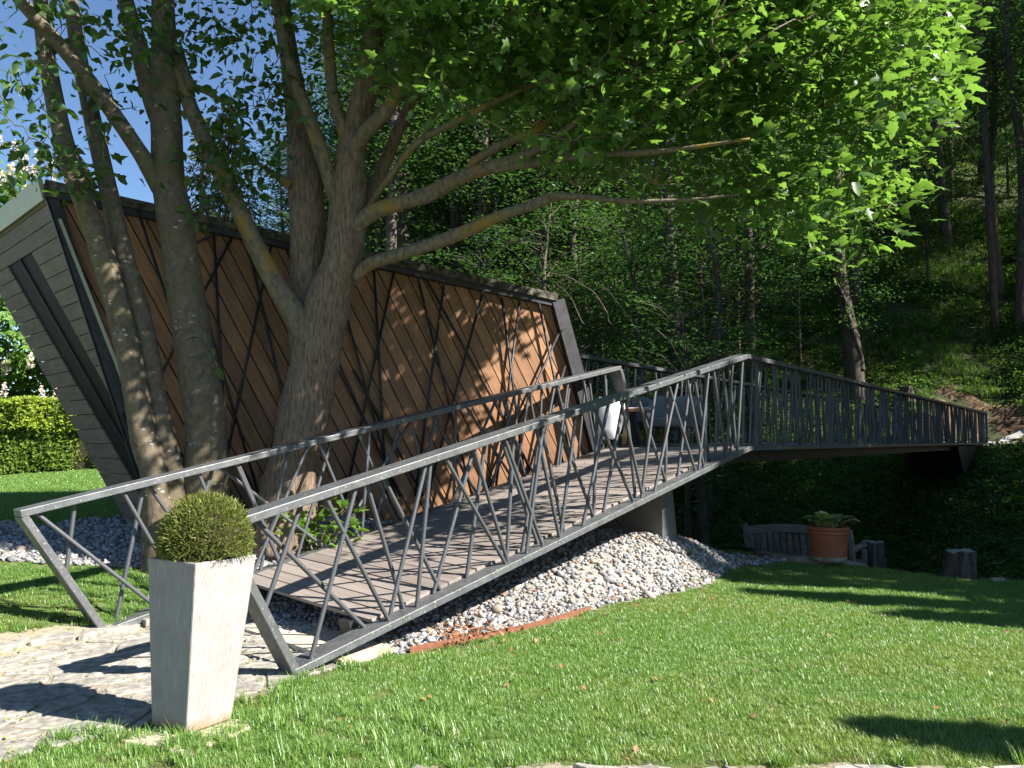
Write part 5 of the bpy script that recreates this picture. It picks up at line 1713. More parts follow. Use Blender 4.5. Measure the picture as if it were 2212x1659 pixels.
# dense inner foliage that keeps the sun off the left half of the pavilion
deep = []
while len(deep) < 300:
    w_ = wpt(rng.uniform(70, 345), rng.uniform(200, 520))
    p = w_ + np.array(sdir) * rng.uniform(4.2, 8.6) + rng.normal(0, 0.12, 3)
    q_ = proj(p)
    if p[1] < 6.3 or q_[1] > maple_profile(q_[0]) - 25: continue
    deep.append(p)
cents_all = np.concatenate([cents, np.array(top), np.array(deep)])
def shade_spot(c, P0, Nrm):
    t = np.dot(c - P0, Nrm) / np.dot(np.array(sdir), Nrm)
    return c - np.array(sdir) * t
keep_ = []
for k_, c in enumerate(cents_all):
    if np.linalg.norm(shade_spot(c, np.array([-2.05, 8.7, 0.75]), -np.array(sdir)) - np.array([-2.05, 8.7, 0.75])) < 0.7: continue
    qc_ = proj(c)
    if k_ < len(cents) and qc_[1] > 70 and qc_[0] > 560:
        keep_.append(c); continue
    if np.linalg.norm(shade_spot(c, np.array([-2.05, 8.7, 0.75]), -np.array(sdir)) - np.array([-2.05, 8.7, 0.75])) < 0.55: continue
    tr_ = proj(shade_spot(c, np.array([0, 8.8, 0]), np.array([0, -1.0, 0])))
    if 322 < tr_[0] < 376 and 40 < tr_[1] < 480 and rng.uniform() < 0.82: continue
    dk = shade_spot(c, np.array([0, 0, 0.85]), UZ)
    s_, d_ = np.dot(dk[:2] - F0[:2], AX), np.dot(dk[:2] - F0[:2], PX)
    if -0.5 < d_ < 2.55 and -1 < s_ < 5.6: continue
    wl_ = shade_spot(c, W0, NW)
    q_ = proj(wl_)
    if 465 < q_[0] < 600 and q_[1] > 385 - (q_[0] - 465) * 0.75 and rng.uniform() < 0.85: continue
    keep_.append(c)
cents_all = np.array(keep_)
V, F = twigs_to(MTP, cents_all, 0.008, 1.4)
o = link(bpy.data.objects.new("twigs", mesh_np("twigs", V, F, [M['limbbark']], True)), mt); o.location = -mt_off; tag(o, kind="stuff")
out = unit_rows(cents_all - np.array([-1.0, 8.6, 5.2]))
pos, R, sc = leaf_cloud(cents_all, 30, 0.185, 0.106, out, 0.45, 1.0)
# keep the leaves inside the seen outline loose but not hanging low over the pavilion
q_ = np.array([proj(p) for p in pos])
ok = ~((q_[:, 1] > maple_profile(q_[:, 0]) + 22) & (q_[:, 0] < 800))
pos, R, sc, q_ = pos[ok], R[ok], sc[ok], q_[ok]
# the largest leaves in view are leaves of their own
dist = np.linalg.norm(pos - np.array([0, 0, EYE]), axis=1)
facing = np.abs(np.einsum('ni,ni->n', R[:, :, 2], unit_rows(pos - np.array([0, 0, EYE]))))
score = sc / dist * (0.35 + facing)
inv = (q_[:, 0] > 480) & (q_[:, 0] < 1020) & (q_[:, 1] > 2) & (q_[:, 1] < 260)
score[~inv] = 0
top_i = np.argsort(-score)[:300]
mask = np.ones(len(pos), bool); mask[top_i] = False
V, F = bake(MAPLE, pos[mask], R[mask], sc[mask])
o = tag(link(bpy.data.objects.new("crown", mesh_np("crown", V, F, [M['mapleleaf']])), mt), kind='stuff'); o.location = -mt_off
lf_me = mesh_np("leaf", MAPLE[0], MAPLE[1], [M['mapleleaf1']])
def leaf_objs(me, pos, R, sc, root):
    off = Vector(root.location)
    for p, r, s in zip(pos, R, sc):
        o = link(bpy.data.objects.new("leaf", me), root)
        m = Matrix([[r[i][j] * s for j in range(3)] + [0] for i in range(3)] + [[0, 0, 0, 1]])
        m.translation = Vector(p) - off
        o.matrix_local = m
leaf_objs(lf_me, pos[top_i], R[top_i], sc[top_i], mt)

# --- oval-leaved crown of the many-stemmed tree
blobs = [  # px, py, Y, spread (m), clusters
    (20, 10, 7.6, 0.35, 12), (60, 20, 7.7, 0.3, 10), (110, 25, 8.0, 0.35, 10), (150, 45, 8.2, 0.3, 12), (185, 30, 8.3, 0.3, 10), (215, 20, 8.3, 0.35, 14),
    (250, 40, 8.3, 0.35, 16), (225, 75, 8.3, 0.28, 14), (245, 105, 8.35, 0.25, 10), (200, 20, 8.6, 0.3, 8), (280, 20, 8.6, 0.35, 14), (285, 75, 8.7, 0.3, 12),
    (150, 80, 8.3, 0.18, 5), (135, 55, 8.2, 0.2, 5), (40, 70, 7.6, 0.16, 4), (18, 130, 7.3, 0.2, 8), (8, 165, 7.3, 0.15, 6), (14, 100, 7.3, 0.16, 5), (32, 110, 7.5, 0.1, 2), (46, 130, 7.6, 0.12, 3),
    (58, 165, 7.8, 0.13, 5), (68, 180, 7.9, 0.12, 5), (85, 175, 8.0, 0.10, 4), (100, 185, 8.0, 0.10, 2), (75, 150, 7.9, 0.10, 2), (110, 150, 8.0, 0.12, 3), (118, 120, 8.1, 0.12, 3), (112, 95, 8.1, 0.1, 2),
    (240, 160, 8.2, 0.17, 7), (262, 172, 8.2, 0.15, 6), (228, 185, 8.2, 0.12, 4), (200, 208, 8.2, 0.09, 3), (214, 150, 8.2, 0.15, 4), (270, 140, 8.4, 0.2, 5), (225, 130, 8.3, 0.18, 6), (265, 110, 8.5, 0.25, 8),
    (225, 350, 8.1, 0.05, 1)]
cl = []
for px, py, Y, s, n in blobs:
    c = at(px, py, Y)
    cl.append(c + rng.normal(0, 1, (n, 3)) * s)
cl = np.concatenate(cl)
hi = np.array([[rng.uniform(-6.5, -0.8), rng.uniform(6.0, 10.0), rng.uniform(6.2, 10.2)] for _ in range(900)])
qh = np.array([proj(p) for p in hi])
hi = hi[(qh[:, 1] < -6) & (np.linalg.norm((hi - np.array([-3.6, 8.2, 8.0])) / np.array([2.8, 2.2, 2.4]), axis=1) < 1)]
cl_all = np.concatenate([cl, hi])
V, F = twigs_to(MSP, cl_all, 0.006, 1.2)
o = link(bpy.data.objects.new("twigs", mesh_np("twigs", V, F, [M['smoothbark']], True)), ms); o.location = -ms_off; tag(o, kind='stuff')
pos, R, sc = leaf_cloud(cl_all, 6, 0.11, 0.118, None, 0.7, 0.5)
q_ = np.array([proj(p) for p in pos])
dist = np.linalg.norm(pos - np.array([0, 0, EYE]), axis=1)
facing = np.abs(np.einsum('ni,ni->n', R[:, :, 2], unit_rows(pos - np.array([0, 0, EYE]))))
score = sc / dist * (0.35 + facing)
score[~((q_[:, 0] > 2) & (q_[:, 0] < 310) & (q_[:, 1] > 2) & (q_[:, 1] < 380))] = 0
top_i = np.argsort(-score)[:300]
mask = np.ones(len(pos), bool); mask[top_i] = False
V, F = bake(OVAL, pos[mask], R[mask], sc[mask])
o = tag(link(bpy.data.objects.new("crown", mesh_np("crown", V, F, [M['ovalleaf']])), ms), kind='stuff'); o.location = -ms_off
leaf_objs(mesh_np("leaf", OVAL[0], OVAL[1], [M['ovalleaf1']]), pos[top_i], R[top_i], sc[top_i], ms)

# --- maple seedling on the gravel behind the ramp
sb = at(318, 545, 8.7)
sd = empty("maple_seedling", (sb[0], sb[1], tz(sb[0], sb[1])))
tag(sd, "leafy young maple seedling growing from the gravel behind the ramp railing", "shrub")
sm = mesh_np("leaf", MAPLE[0], MAPLE[1], [M['seedling']])
sc_pts = []
mb = MB()
for i in range(26):
    tx, ty = random.uniform(285, 350), random.uniform(505, 552)
    p = at(tx, ty, 8.7 + random.uniform(-0.25, 0.25)) - np.array(sd.location)
    mb.tube([(0, 0, -0.02), (p[0] * 0.5, p[1] * 0.5, max(p[2] * 0.7, 0.05)), tuple(p)], [0.007, 0.005, 0.003], 5)
    sc_pts.append(p)
mb.build("stems", M['limbbark'], sd, True)
sc_pts = np.array(sc_pts)
ps_, Rs_, ss2 = leaf_cloud(sc_pts, 8, 0.085, 0.105, None, 0.3, 1.0)
ps_ += np.array(sd.location)
leaf_objs(sm, ps_, Rs_, ss2, sd)

# ------------------------------------------------------------------ hedge, chestnut, spruces beyond the garden
hA, hB = np.array([-19.5, 18.6]), np.array([-5.0, 19.6])
hd = empty("hedge", (float((hA[0] + hB[0]) / 2), 19.1, 0.7))
tag(hd, "clipped bright green hedge across the back lawn left of the pavilion", "hedge")
HH = 1.62
n = 62000
t = rng.uniform(0, 1, n); face = rng.uniform(0, 1, n)
e = unit(hB - hA); nn = np.array([e[1], -e[0]])
wv = rng.uniform(-0.05, 1.15, n); zz = np.full(n, HH)
fr = face < 0.5
wv[fr] = -0.02; zz[fr] = rng.uniform(0.0, HH, fr.sum()) ** 1.0
bump_ = 0.10 * np.sin(t * 31) + 0.06 * np.sin(t * 77 + 1) + rng.normal(0, 0.035, n)
rise = 0.45 * sstep(0.35, 0.0, 1 - t)
P = np.stack([hA[0] + e[0] * t * 14.5 - nn[0] * (wv + bump_ * fr), hA[1] + e[1] * t * 14.5 - nn[1] * (wv + bump_ * fr), 0.0 * t], 1)
P[:, 2] = terrain(P[:, 0], P[:, 1]) + zz * (1 + 0.0 * rise) + bump_ * (~fr) + 0.05
nr = np.where(fr[:, None], np.array([nn[0], nn[1], 0.5]), np.array([0, 0, 1.0])) + rng.normal(0, 0.5, (n, 3))
tipd = np.where(fr[:, None], np.array([nn[0], nn[1], 0.8]), np.array([0, -0.3, 1.0])) + rng.normal(0, 0.6, (n, 3))
v, f = bake(RHOMB, P - np.array(hd.location), frames(nr, tipd), rng.uniform(0.05, 0.10, n))
tag(link(bpy.data.objects.new("foliage", mesh_np("foliage", v, f, [M['hedge']])), hd), kind='stuff')
n = 22000  # fresh growth along the top, with the sunlit look put into its colour
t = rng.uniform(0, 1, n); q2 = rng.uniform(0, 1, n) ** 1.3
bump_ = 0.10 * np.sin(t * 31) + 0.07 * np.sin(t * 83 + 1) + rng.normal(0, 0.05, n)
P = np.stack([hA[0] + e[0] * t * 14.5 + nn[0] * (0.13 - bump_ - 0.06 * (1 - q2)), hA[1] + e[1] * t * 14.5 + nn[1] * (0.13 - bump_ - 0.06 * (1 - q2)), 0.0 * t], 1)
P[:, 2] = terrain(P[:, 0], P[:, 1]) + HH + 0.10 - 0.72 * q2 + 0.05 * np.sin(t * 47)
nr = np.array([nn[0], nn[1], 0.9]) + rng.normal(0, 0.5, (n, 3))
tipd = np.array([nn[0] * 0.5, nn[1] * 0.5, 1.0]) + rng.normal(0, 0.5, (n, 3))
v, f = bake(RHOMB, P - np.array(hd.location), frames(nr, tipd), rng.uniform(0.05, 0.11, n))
M['newgrowth'] = leaf_mat("hedge_sunlit_growth", (0.17, 0.25, 0.022), (0.28, 0.36, 0.04), (0.36, 0.46, 0.04), 0.35, 0.25, 0.5)  # brighter than the hedge leaf, to paint the sun on its upper part
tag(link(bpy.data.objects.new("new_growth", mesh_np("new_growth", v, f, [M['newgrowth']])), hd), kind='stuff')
c = (hA + hB) / 2
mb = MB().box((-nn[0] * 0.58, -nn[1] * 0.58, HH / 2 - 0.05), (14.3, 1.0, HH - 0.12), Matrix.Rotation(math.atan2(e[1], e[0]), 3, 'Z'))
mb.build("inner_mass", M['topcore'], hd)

def crown_cloud(center, radii, n, size, shape, shell=0.5, droop=0.4, r=rng, lump=0.18, seed=0):
    d = unit_rows(r.normal(0, 1, (n, 3)))
    lum = 1 + lump * (np.sin(d[:, 0] * 6 + seed) * np.sin(d[:, 1] * 5 + 2 + seed) + np.sin(d[:, 2] * 7 + seed * 2) * 0.6)
    rad = (shell + (1 - shell) * r.uniform(0, 1, n) ** 0.6) * lum
    pos = np.array(center) + d * np.array(radii) * rad[:, None]
    nrm = d * 0.7 + r.normal(0, 0.5, (n, 3)); nrm[:, 2] += 0.6
    tip = d + r.normal(0, 0.5, (n, 3)); tip[:, 2] -= droop
    return pos, frames(nrm, tip), size * r.uniform(0.6, 1.3, n), d

ct = empty("chestnut_tree", (-15.4, 23.0, 0.75))
tag(ct, "horse chestnut tree full of cream blossom candles behind the hedge", "tree")
MB().tube([(0, 0, -0.2), (0.1, 0, 2.0), (0, 0.1, 4.0), (0.1, 0, 7)], [0.32, 0.26, 0.2, 0.08], 12, 0.06).build("trunk", M['forestbark'], ct, True)
fing = []
for k_ in range(5):
    a = (k_ - 2) * 0.62
    V, F = RHOMB
    c_, s_ = math.cos(a), math.sin(a)
    W = V * np.array([0.7, 1.0 if k_ == 2 else 0.85, 1])
    fing.append((np.stack([W[:, 0] * c_ + W[:, 1] * s_, -W[:, 0] * s_ + W[:, 1] * c_, W[:, 2]], 1), F))
PALM = join(fing)
pos, R, sc, d_ = crown_cloud((0, 0, 4.2), (4.6, 3.6, 4.1), 9000, 0.24, PALM, 0.72, 0.6, seed=1)
k = pos[:, 2] > 0.4
v, f = bake(PALM, pos[k], R[k], sc[k])
tag(link(bpy.data.objects.new("crown", mesh_np("crown", v, f, [M['chestnut']])), ct), kind='stuff')
# blossom candles: each a small cone of petals
V, F = [], []
r = np.random.default_rng(9)
pv = []
for i in range(46):
    a = i * 2.399; t_ = i / 46
    rr = 0.20 * (1 - t_) + 0.02
    pv.append((rr * math.cos(a), rr * math.sin(a), t_))
CAND = bake((np.array([(-0.5, 0, 0), (0.5, 0, 0), (0.4, 0.8, 0.2), (-0.4, 0.8, 0.2)], float), np.array([(0, 1, 2), (0, 2, 3)])), np.array(pv), frames(r.normal(0, 1, (46, 3)), r.normal(0, 1, (46, 3))), 0.16)
candle_me = mesh_np("blossom_candle", CAND[0], CAND[1], [M['blossom']])
tocam = unit(np.array([15.4, -23.0, 0.8])); tolit = np.array(sdir)
nb_ = 0
while nb_ < 270:
    d = unit(rng.normal(0, 1, 3))
    if np.dot(d, tocam) < 0.15: continue
    p = np.array([0, 0, 4.2]) + d * np.array([4.6, 3.6, 4.1]) * rng.uniform(1.02, 1.22)
    if p[2] < 0.8: continue
    o = link(bpy.data.objects.new("blossom_candle", candle_me), ct)
    s_ = rng.uniform(0.30, 0.42)
    o.matrix_local = Matrix.Translation(Vector(p)) @ Matrix.Rotation(rng.uniform(-0.3, 0.3), 4, 'X') @ Matrix.Rotation(rng.uniform(-0.3, 0.3), 4, 'Y') @ Matrix.Diagonal((s_, s_, s_, 1))
    nb_ += 1

def spruce(x, y, h, r0, label, seed, group=None):
    r = np.random.default_rng(seed)
    e = empty("spruce_tree", (x, y, tz(x, y) - 0.1))
    tag(e, label, "tree", group)
    MB().tube([(0, 0, 0), (0, 0, h * 0.5), (0, 0, h)], [0.25, 0.15, 0.02], 8).build("trunk", M['forestbark'], e, True)
    P, T, S_ = [], [], []
    z = h * 0.12
    while z < h * 0.99:
        L = r0 * (1 - z / h) ** 0.85 * r.uniform(0.8, 1.15) + 0.1
        nb2 = 9
        for k_ in range(nb2):
            a = r.uniform(0, 6.283)
            d = np.array([math.cos(a), math.sin(a), 0])
            m_ = int(10 + 26 * L / r0)
            tt = r.uniform(0.1, 1, m_)
            p = d * (tt * L)[:, None] + np.array([0, 0, 1]) * (z - 0.35 * L * tt ** 1.6 + 0.1 * L * tt ** 3)[:, None] + r.normal(0, 0.08, (m_, 3))
            P.append(p); q2 = np.tile(d * 0.5, (m_, 1)) + r.normal(0, 0.35, (m_, 3)); q2[:, 2] -= 0.9
            T.append(q2); S_.append(r.uniform(0.18, 0.42, m_))
        z += h * 0.028
    P = np.concatenate(P); T = np.concatenate(T); S_ = np.concatenate(S_)
    nr = r.normal(0, 0.6, P.shape); nr[:, 1] -= 0.5
    W = (RHOMB[0] * np.array([0.45, 1, 1]), RHOMB[1])
    v, f = bake(W, P, frames(nr, T), S_)
    tag(link(bpy.data.objects.new("crown", mesh_np("crown", v, f, [M['spruce']])), e), kind='stuff')
sx = lambda px, Y: (px - 512) / FPX * Y
spruce(sx(222, 34), 34, 15.2, 3.6, "tall drooping spruce lit by the sun behind the pavilion, between the tree stems", 1)
spruce(sx(196, 41), 41, 17.5, 3.2, "darker spruce top standing just left of the drooping spruce", 2)

# ------------------------------------------------------------------ the wood on the slope
def forest_proto(seed, h, clear, spread, n_spray, leaf, lean=0.0, per=26):
    """trunk and leafy sprays as meshes with the origin at the foot"""
    r = np.random.default_rng(seed)
    top_ = np.array([lean * h, r.normal(0, 0.03) * h, h])
    pts = [np.array([0, 0, -0.4]), np.array([lean * h * 0.3 + r.normal(0, 0.12), r.normal(0, 0.12), h * 0.35]), np.array([lean * h * 0.65 + r.normal(0, 0.2), r.normal(0, 0.2), h * 0.68]), top_]
    r0 = 0.011 * h * r.uniform(0.85, 1.2)
    sp, sr_ = smooth_path(pts, [r0 * 1.25, r0, r0 * 0.65, 0.02], 6)
    V, F = tube_np(sp, sr_, 10, 0.05, seed, False)
    mb = MB(); mb.add(V, F)
    P, T, Nn, S_ = [], [], [], []
    nbr = n_spray
    for b_ in range(nbr):
        t = clear + (1 - clear) * (b_ + r.uniform(0, 1)) / nbr
        i = min(int(t * (len(sp) - 1)), len(sp) - 2)
        base = sp[i] + (sp[i + 1] - sp[i]) * (t * (len(sp) - 1) - i)
        a = r.uniform(0, 6.283)
        L = spread * (0.35 + 0.75 * math.sin(math.pi * min(max((t - clear) / (1 - clear) * 0.82 + 0.12, 0), 1))) * r.uniform(0.65, 1.2)
        up = r.uniform(-0.05, 0.55) + 0.25 * t
        d = unit(np.array([math.cos(a), math.sin(a), up]))
        tip_ = base + d * L - np.array([0, 0, 0.10 * L])
        mid_ = base + d * L * 0.5 + np.array([0, 0, 0.05 * L])
        V, F = tube_np([base, mid_, tip_], [0.010 + 0.006 * L, 0.008 + 0.003 * L, 0.003], 4, 0, 0, False)
        mb.add(V, F)
        m_ = int(per * L)
        tt = r.uniform(0.22, 1.05, m_)
        side = unit(np.cross(d, [0, 0, 1]))
        p = base + (tip_ - base) * tt[:, None] + side * (r.normal(0, 0.26, m_) * L * (0.35 + 0.5 * np.sin(tt * 2.6)))[:, None]
        p[:, 2] += r.normal(0, 0.10, m_) + 0.05 * L * np.sin(tt * 3.1)
        P.append(p)
        q2 = np.tile(d, (m_, 1)) + r.normal(0, 0.7, (m_, 3)); q2[:, 2] -= 0.25
        T.append(q2); n_ = r.normal(0, 0.33, (m_, 3)); n_[:, 2] += 1; Nn.append(n_)
        S_.append(leaf * r.uniform(0.6, 1.3, m_))
    P = np.concatenate(P); T = np.concatenate(T); Nn = np.concatenate(Nn); S_ = np.concatenate(S_)
    v, f = bake(RHOMB, P, frames(Nn, T), S_)
    return mb.mesh("trunk", M['forestbark'], True), mesh_np("crown", v, f, [M['forestleaf']])

protos = {
    'tall': [forest_proto(101, 17.5, 0.36, 3.6, 95, 0.17), forest_proto(102, 19.5, 0.45, 3.4, 90, 0.17, 0.02), forest_proto(103, 16.0, 0.30, 3.8, 95, 0.18, -0.03)],
    'young': [forest_proto(111, 7.0, 0.14, 2.2, 52, 0.125, 0.03, 40), forest_proto(112, 5.2, 0.10, 2.0, 44, 0.12, -0.04, 44), forest_proto(113, 9.0, 0.18, 2.5, 60, 0.13, 0.0, 38)],
}
def forest_tree(x, y, kind, i, s, label, group, name="forest_tree", dz=0.0):
    tm, cm = protos[kind][i % len(protos[kind])]
    e = empty(name, (x, y, tz(x, y) + dz), random.uniform(0, 6.28))
    e.scale = (s, s, s)
    tag(e, label, "tree", group)
    link(bpy.data.objects.new("trunk", tm), e)
    link(bpy.data.objects.new("crown", cm), e).__setitem__('kind', 'stuff')
    return e

LT = "tall slender deciduous tree of the dark wood on the slope"
LY = "young leafy tree of the dark understorey on the slope"
GT, GY = "tall trees of the wood on the slope", "young trees under the wood"
placed = []
def free(x, y, dmin):
    return all((x - a) ** 2 + (y - b) ** 2 > dmin * dmin for a, b in placed)
fr_ = np.random.default_rng(77)
nt_ = 0; tries = 0
while nt_ < 78 and tries < 6000:
    tries += 1
    Y = fr_.uniform(27, 78); px = fr_.uniform(270, 1120)
    x = sx(px, Y)
    u = x * UE[0] + Y * UE[1]; v = x * VE[0] + Y * VE[1]
    if u < 41.0 and v < 8: continue
    if u < 26: continue
    if not free(x, Y, 2.6): continue
    if abs(px - 842) < 26 and Y < 40: continue
    if 37.3 < 0.378 * x + 0.926 * Y < 41.3 and x > 17.5: continue
    if px < 330 and Y < 48: continue
    placed.append((x, Y)); nt_ += 1
    forest_tree(x, Y, 'tall', int(fr_.integers(0, 3)), fr_.uniform(0.85, 1.2), LT, GT)
ny_ = 0; tries = 0
while ny_ < 74 and tries < 6000:
    tries += 1
    Y = fr_.uniform(19, 58); px = fr_.uniform(300, 1060)
    x = sx(px, Y)
    u = x * UE[0] + Y * UE[1]; v = x * VE[0] + Y * VE[1]
    if v < 7.5 and u < 46: continue
    if u < 17: continue
    if px > 760 and Y < 48 and fr_.uniform() < 0.72: continue
    if not free(x, Y, 1.7): continue
    if abs(px - 842) < 22 and Y < 42: continue
    placed.append((x, Y)); ny_ += 1
    forest_tree(x, Y, 'young', int(fr_.integers(0, 3)), fr_.uniform(0.8, 1.3), LY, GY)

for i in range(46):          # the wood closes behind the pavilion
    Y = fr_.uniform(27, 60); x = sx(fr_.uniform(335, 600), Y)
    forest_tree(x, Y, 'young' if i % 2 else 'tall', i, fr_.uniform(0.95, 1.35), LY if i % 2 else LT, GY if i % 2 else GT)

# the thick leaning tree beyond the bridge with a shoot at its foot
bt_y = 37.0
bx_, by_ = sx(846, bt_y), bt_y
bt = empty("leaning_tree", (bx_, by_, tz(bx_, by_)))
tag(bt, "thick leaning tree trunk with a thin shoot at its foot just beyond the bridge", "tree")
o0 = np.array(bt.location)
def bpts(l): return [np.array(dp(x, y, Y)) - o0 for x, y, Y in l]
gy = ground_y(1840, bt_y)
sp, sr_ = smooth_path(bpts([(1850, max(gy, 800), bt_y), (1842, 770, bt_y), (1832, 700, bt_y), (1818, 620, bt_y), (1810, 540, bt_y), (1806, 400, bt_y), (1800, 200, bt_y), (1790, -100, bt_y)]), [0.50, 0.40, 0.35, 0.30, 0.27, 0.24, 0.2, 0.1], 5)
V, F = tube_np(sp, sr_, 16, 0.06, 5)
MB().add(V, F).build("trunk", M['forestbark'], bt, True)
sp2, sr2 = smooth_path(bpts([(1862, 800, bt_y - 0.3), (1858, 765, bt_y - 0.3), (1838, 700, bt_y - 0.4), (1822, 640, bt_y - 0.4), (1800, 600, bt_y - 0.3)]), [0.15, 0.12, 0.10, 0.09, 0.05], 5)
V, F = tube_np(sp2, sr2, 8, 0.05, 6)
MB().add(V, F).build("shoot", M['forestbark'], bt, True)
cc_ = np.array([dp(x, y, bt_y - 0.8 + random.uniform(-0.6, 0.6)) for x, y in [(1790, 560), (1850, 590), (1900, 640), (1880, 545), (1770, 610), (1800, 500), (1720, 540), (1860, 500), (1930, 620), (1760, 480), (1700, 500), (1840, 690), (1845, 460), (1900, 560), (1690, 580), (1750, 560)]]) - o0
cc_ = np.repeat(cc_, 5, axis=0) + rng.normal(0, 0.45, (80, 3)) * [1.2, 1, 0.45]
up_ = np.array([[rng.uniform(-3.5, 3.5), rng.uniform(-3, 3), rng.uniform(8, 19)] for _ in range(260)])
pos, R, sc = leaf_cloud(np.concatenate([cc_, up_]), 26, 0.34, 0.15, None, 0.3, 1.2)
v, f = bake(RHOMB, pos, R, sc)
tag(link(bpy.data.objects.new("crown", mesh_np("crown", v, f, [M['forestleaf']])), bt), kind='stuff')

# pale slim trunk on the right, caught by the sun
pt = sx(991, 40.0)
sb_ = empty("slim_tree", (pt, 40.0, tz(pt, 40.0)))
tag(sb_, "slim pale trunk standing alone on the grassy slope at the right edge", "tree")
o0 = np.array(sb_.location)
sp, sr_ = smooth_path([np.array(dp(x, y, 40.0)) - o0 for x, y in [(2145, 600), (2142, 540), (2134, 400), (2126, 250), (2118, 100), (2108, -100), (2100, -300)]], [0.19, 0.17, 0.165, 0.155, 0.14, 0.10, 0.04], 4)
sp[0][2] = -0.3
V, F = tube_np(sp, sr_, 10, 0.04, 8)
MB().add(V, F).build("trunk", M['forestbark'], sb_, True)
up_ = np.array([[rng.uniform(-2.6, 2.6), rng.uniform(-2.4, 2.4), rng.uniform(7, 17)] for _ in range(130)])
pos, R, sc = leaf_cloud(up_ + sp[-1] * [0.7, 0.7, 0], 24, 0.33, 0.15, None, 0.3, 1.2)
v, f = bake(RHOMB, pos, R, sc)
tag(link(bpy.data.objects.new("crown", mesh_np("crown", v, f, [M['forestleaf']])), sb_), kind='stuff')

# trees of the same wood outside the right edge: they shade the gully, the bridge and the slope
off = [(17.0, 8.2, 0.62), (20.5, 10.0, 0.78), (16.5, 11.6, 0.70), (22.0, 14.0, 0.95), (19.0, 16.2, 0.85), (25.5, 12.2, 0.95), (24.0, 18.6, 1.0), (28.5, 16.5, 1.0),
       (22.5, 22.0, 0.9), (27.5, 22.4, 1.05), (32.0, 20.5, 1.05), (30.5, 24.5, 1.1), (41.0, 31.5, 1.1), (36.0, 34.0, 1.0), (31.0, 36.0, 1.0), (38.0, 36.5, 1.0), (44.0, 34.5, 1.1), (43.5, 41.5, 1.0), (48.0, 39.0, 1.0)]
for i, (x, y, s) in enumerate(off):
    forest_tree(x, y, 'tall', i, s * (1.25 if 0.378 * x + 0.926 * y > 16.5 else 1.0), LT, GT)
for i, (x, y, s) in enumerate([(14.6, 9.4, 1.0), (15.6, 13.8, 1.1), (18.0, 19.6, 1.1), (21.0, 18.6, 1.0), (24.5, 23.6, 1.1), (13.9, 7.9, 0.62)]):
    forest_tree(x, y, 'young', i, s, LY, GY)
for i, (x, y) in enumerate([(14.5, 17), (17.5, 22), (21, 27), (16.5, 15), (18.5, 18), (22, 23.5)]):
    forest_tree(x, y, 'young', i, 1.25, LY, GY)
for i, (x, y, s) in enumerate([(23, 16.2, 1.35), (27, 15, 1.4), (30, 12.5, 1.4), (19.5, 13.4, 1.1)]):
    forest_tree(x, y, 'tall', i, s, LT, GT)
for i in range(34):
    Y = fr_.uniform(50, 90); x = sx(fr_.uniform(850, 1085), Y)
    forest_tree(x, Y, 'tall' if i % 3 else 'young', i, fr_.uniform(0.95, 1.3), LT if i % 3 else LY, GT if i % 3 else GY)
# narrow columnar trees right of the lawn, outside the picture: shaped and placed to cast shade on lawn and deck
ccol = None
for x_, y_, h_, w_ in ((12.2, 4.9, 8.4, 1), (12.6, 5.75, 11.6, 1), (13.2, 6.35, 12.6, 1.1), (15.5, 5.9, 13.6, 1.1), (11.6, 4.45, 7.0, 1), (15.2, 6.75, 17.0, 1.6), (15.6, 7.5, 17.5, 1.6), (15.0, 8.4, 17.0, 1.6), (15.8, 9.1, 17.5, 1.5), (15.4, 10.2, 16.5, 1.5), (7.6, 2.45, 4.9, 0.95), (8.3, 1.85, 4.6, 0.8)):
    e_ = empty("columnar_shade_tree", (x_, y_, tz(x_, y_)), random.uniform(0, 6))
    tag(e_, "unseen narrow columnar tree right of the lawn, shaped to cast shade", "tree", "unseen columnar shade trees right of the lawn")
    if ccol is None:
        t_ = rng.uniform(0, 1, 5200)
        a_ = rng.uniform(0, 6.283, 5200)
        rr_ = 0.40 * (np.sin(np.pi * np.clip(t_ * 0.86 + 0.12, 0, 1)) ** 0.6) * rng.uniform(0.5, 1.1, 5200) * (1 + 0.35 * np.sin(t_ * 40) * np.sin(a_ * 2))
        P_ = np.stack([rr_ * np.cos(a_), rr_ * np.sin(a_), 0.04 + 0.96 * t_], 1)
        v, f = bake((RHOMB[0] * [1, 1, 0.3], RHOMB[1]), P_ * [1, 1, 10], frames(rng.normal(0, 1, (5200, 3)), rng.normal(0, 1, (5200, 3)) + [0, 0, 1]), rng.uniform(0.12, 0.22, 5200))
        ccol = (MB().tube([(0, 0, -0.2), (0, 0, 9.5)], [0.10, 0.01], 8).mesh("trunk", M['forestbark'], True), mesh_np("crown", v, f, [M['forestleaf']]))
    link(bpy.data.objects.new("trunk", ccol[0]), e_)
    link(bpy.data.objects.new("crown", ccol[1]), e_).__setitem__('kind', 'stuff')
    e_.scale = (w_, w_, h_ / 10)

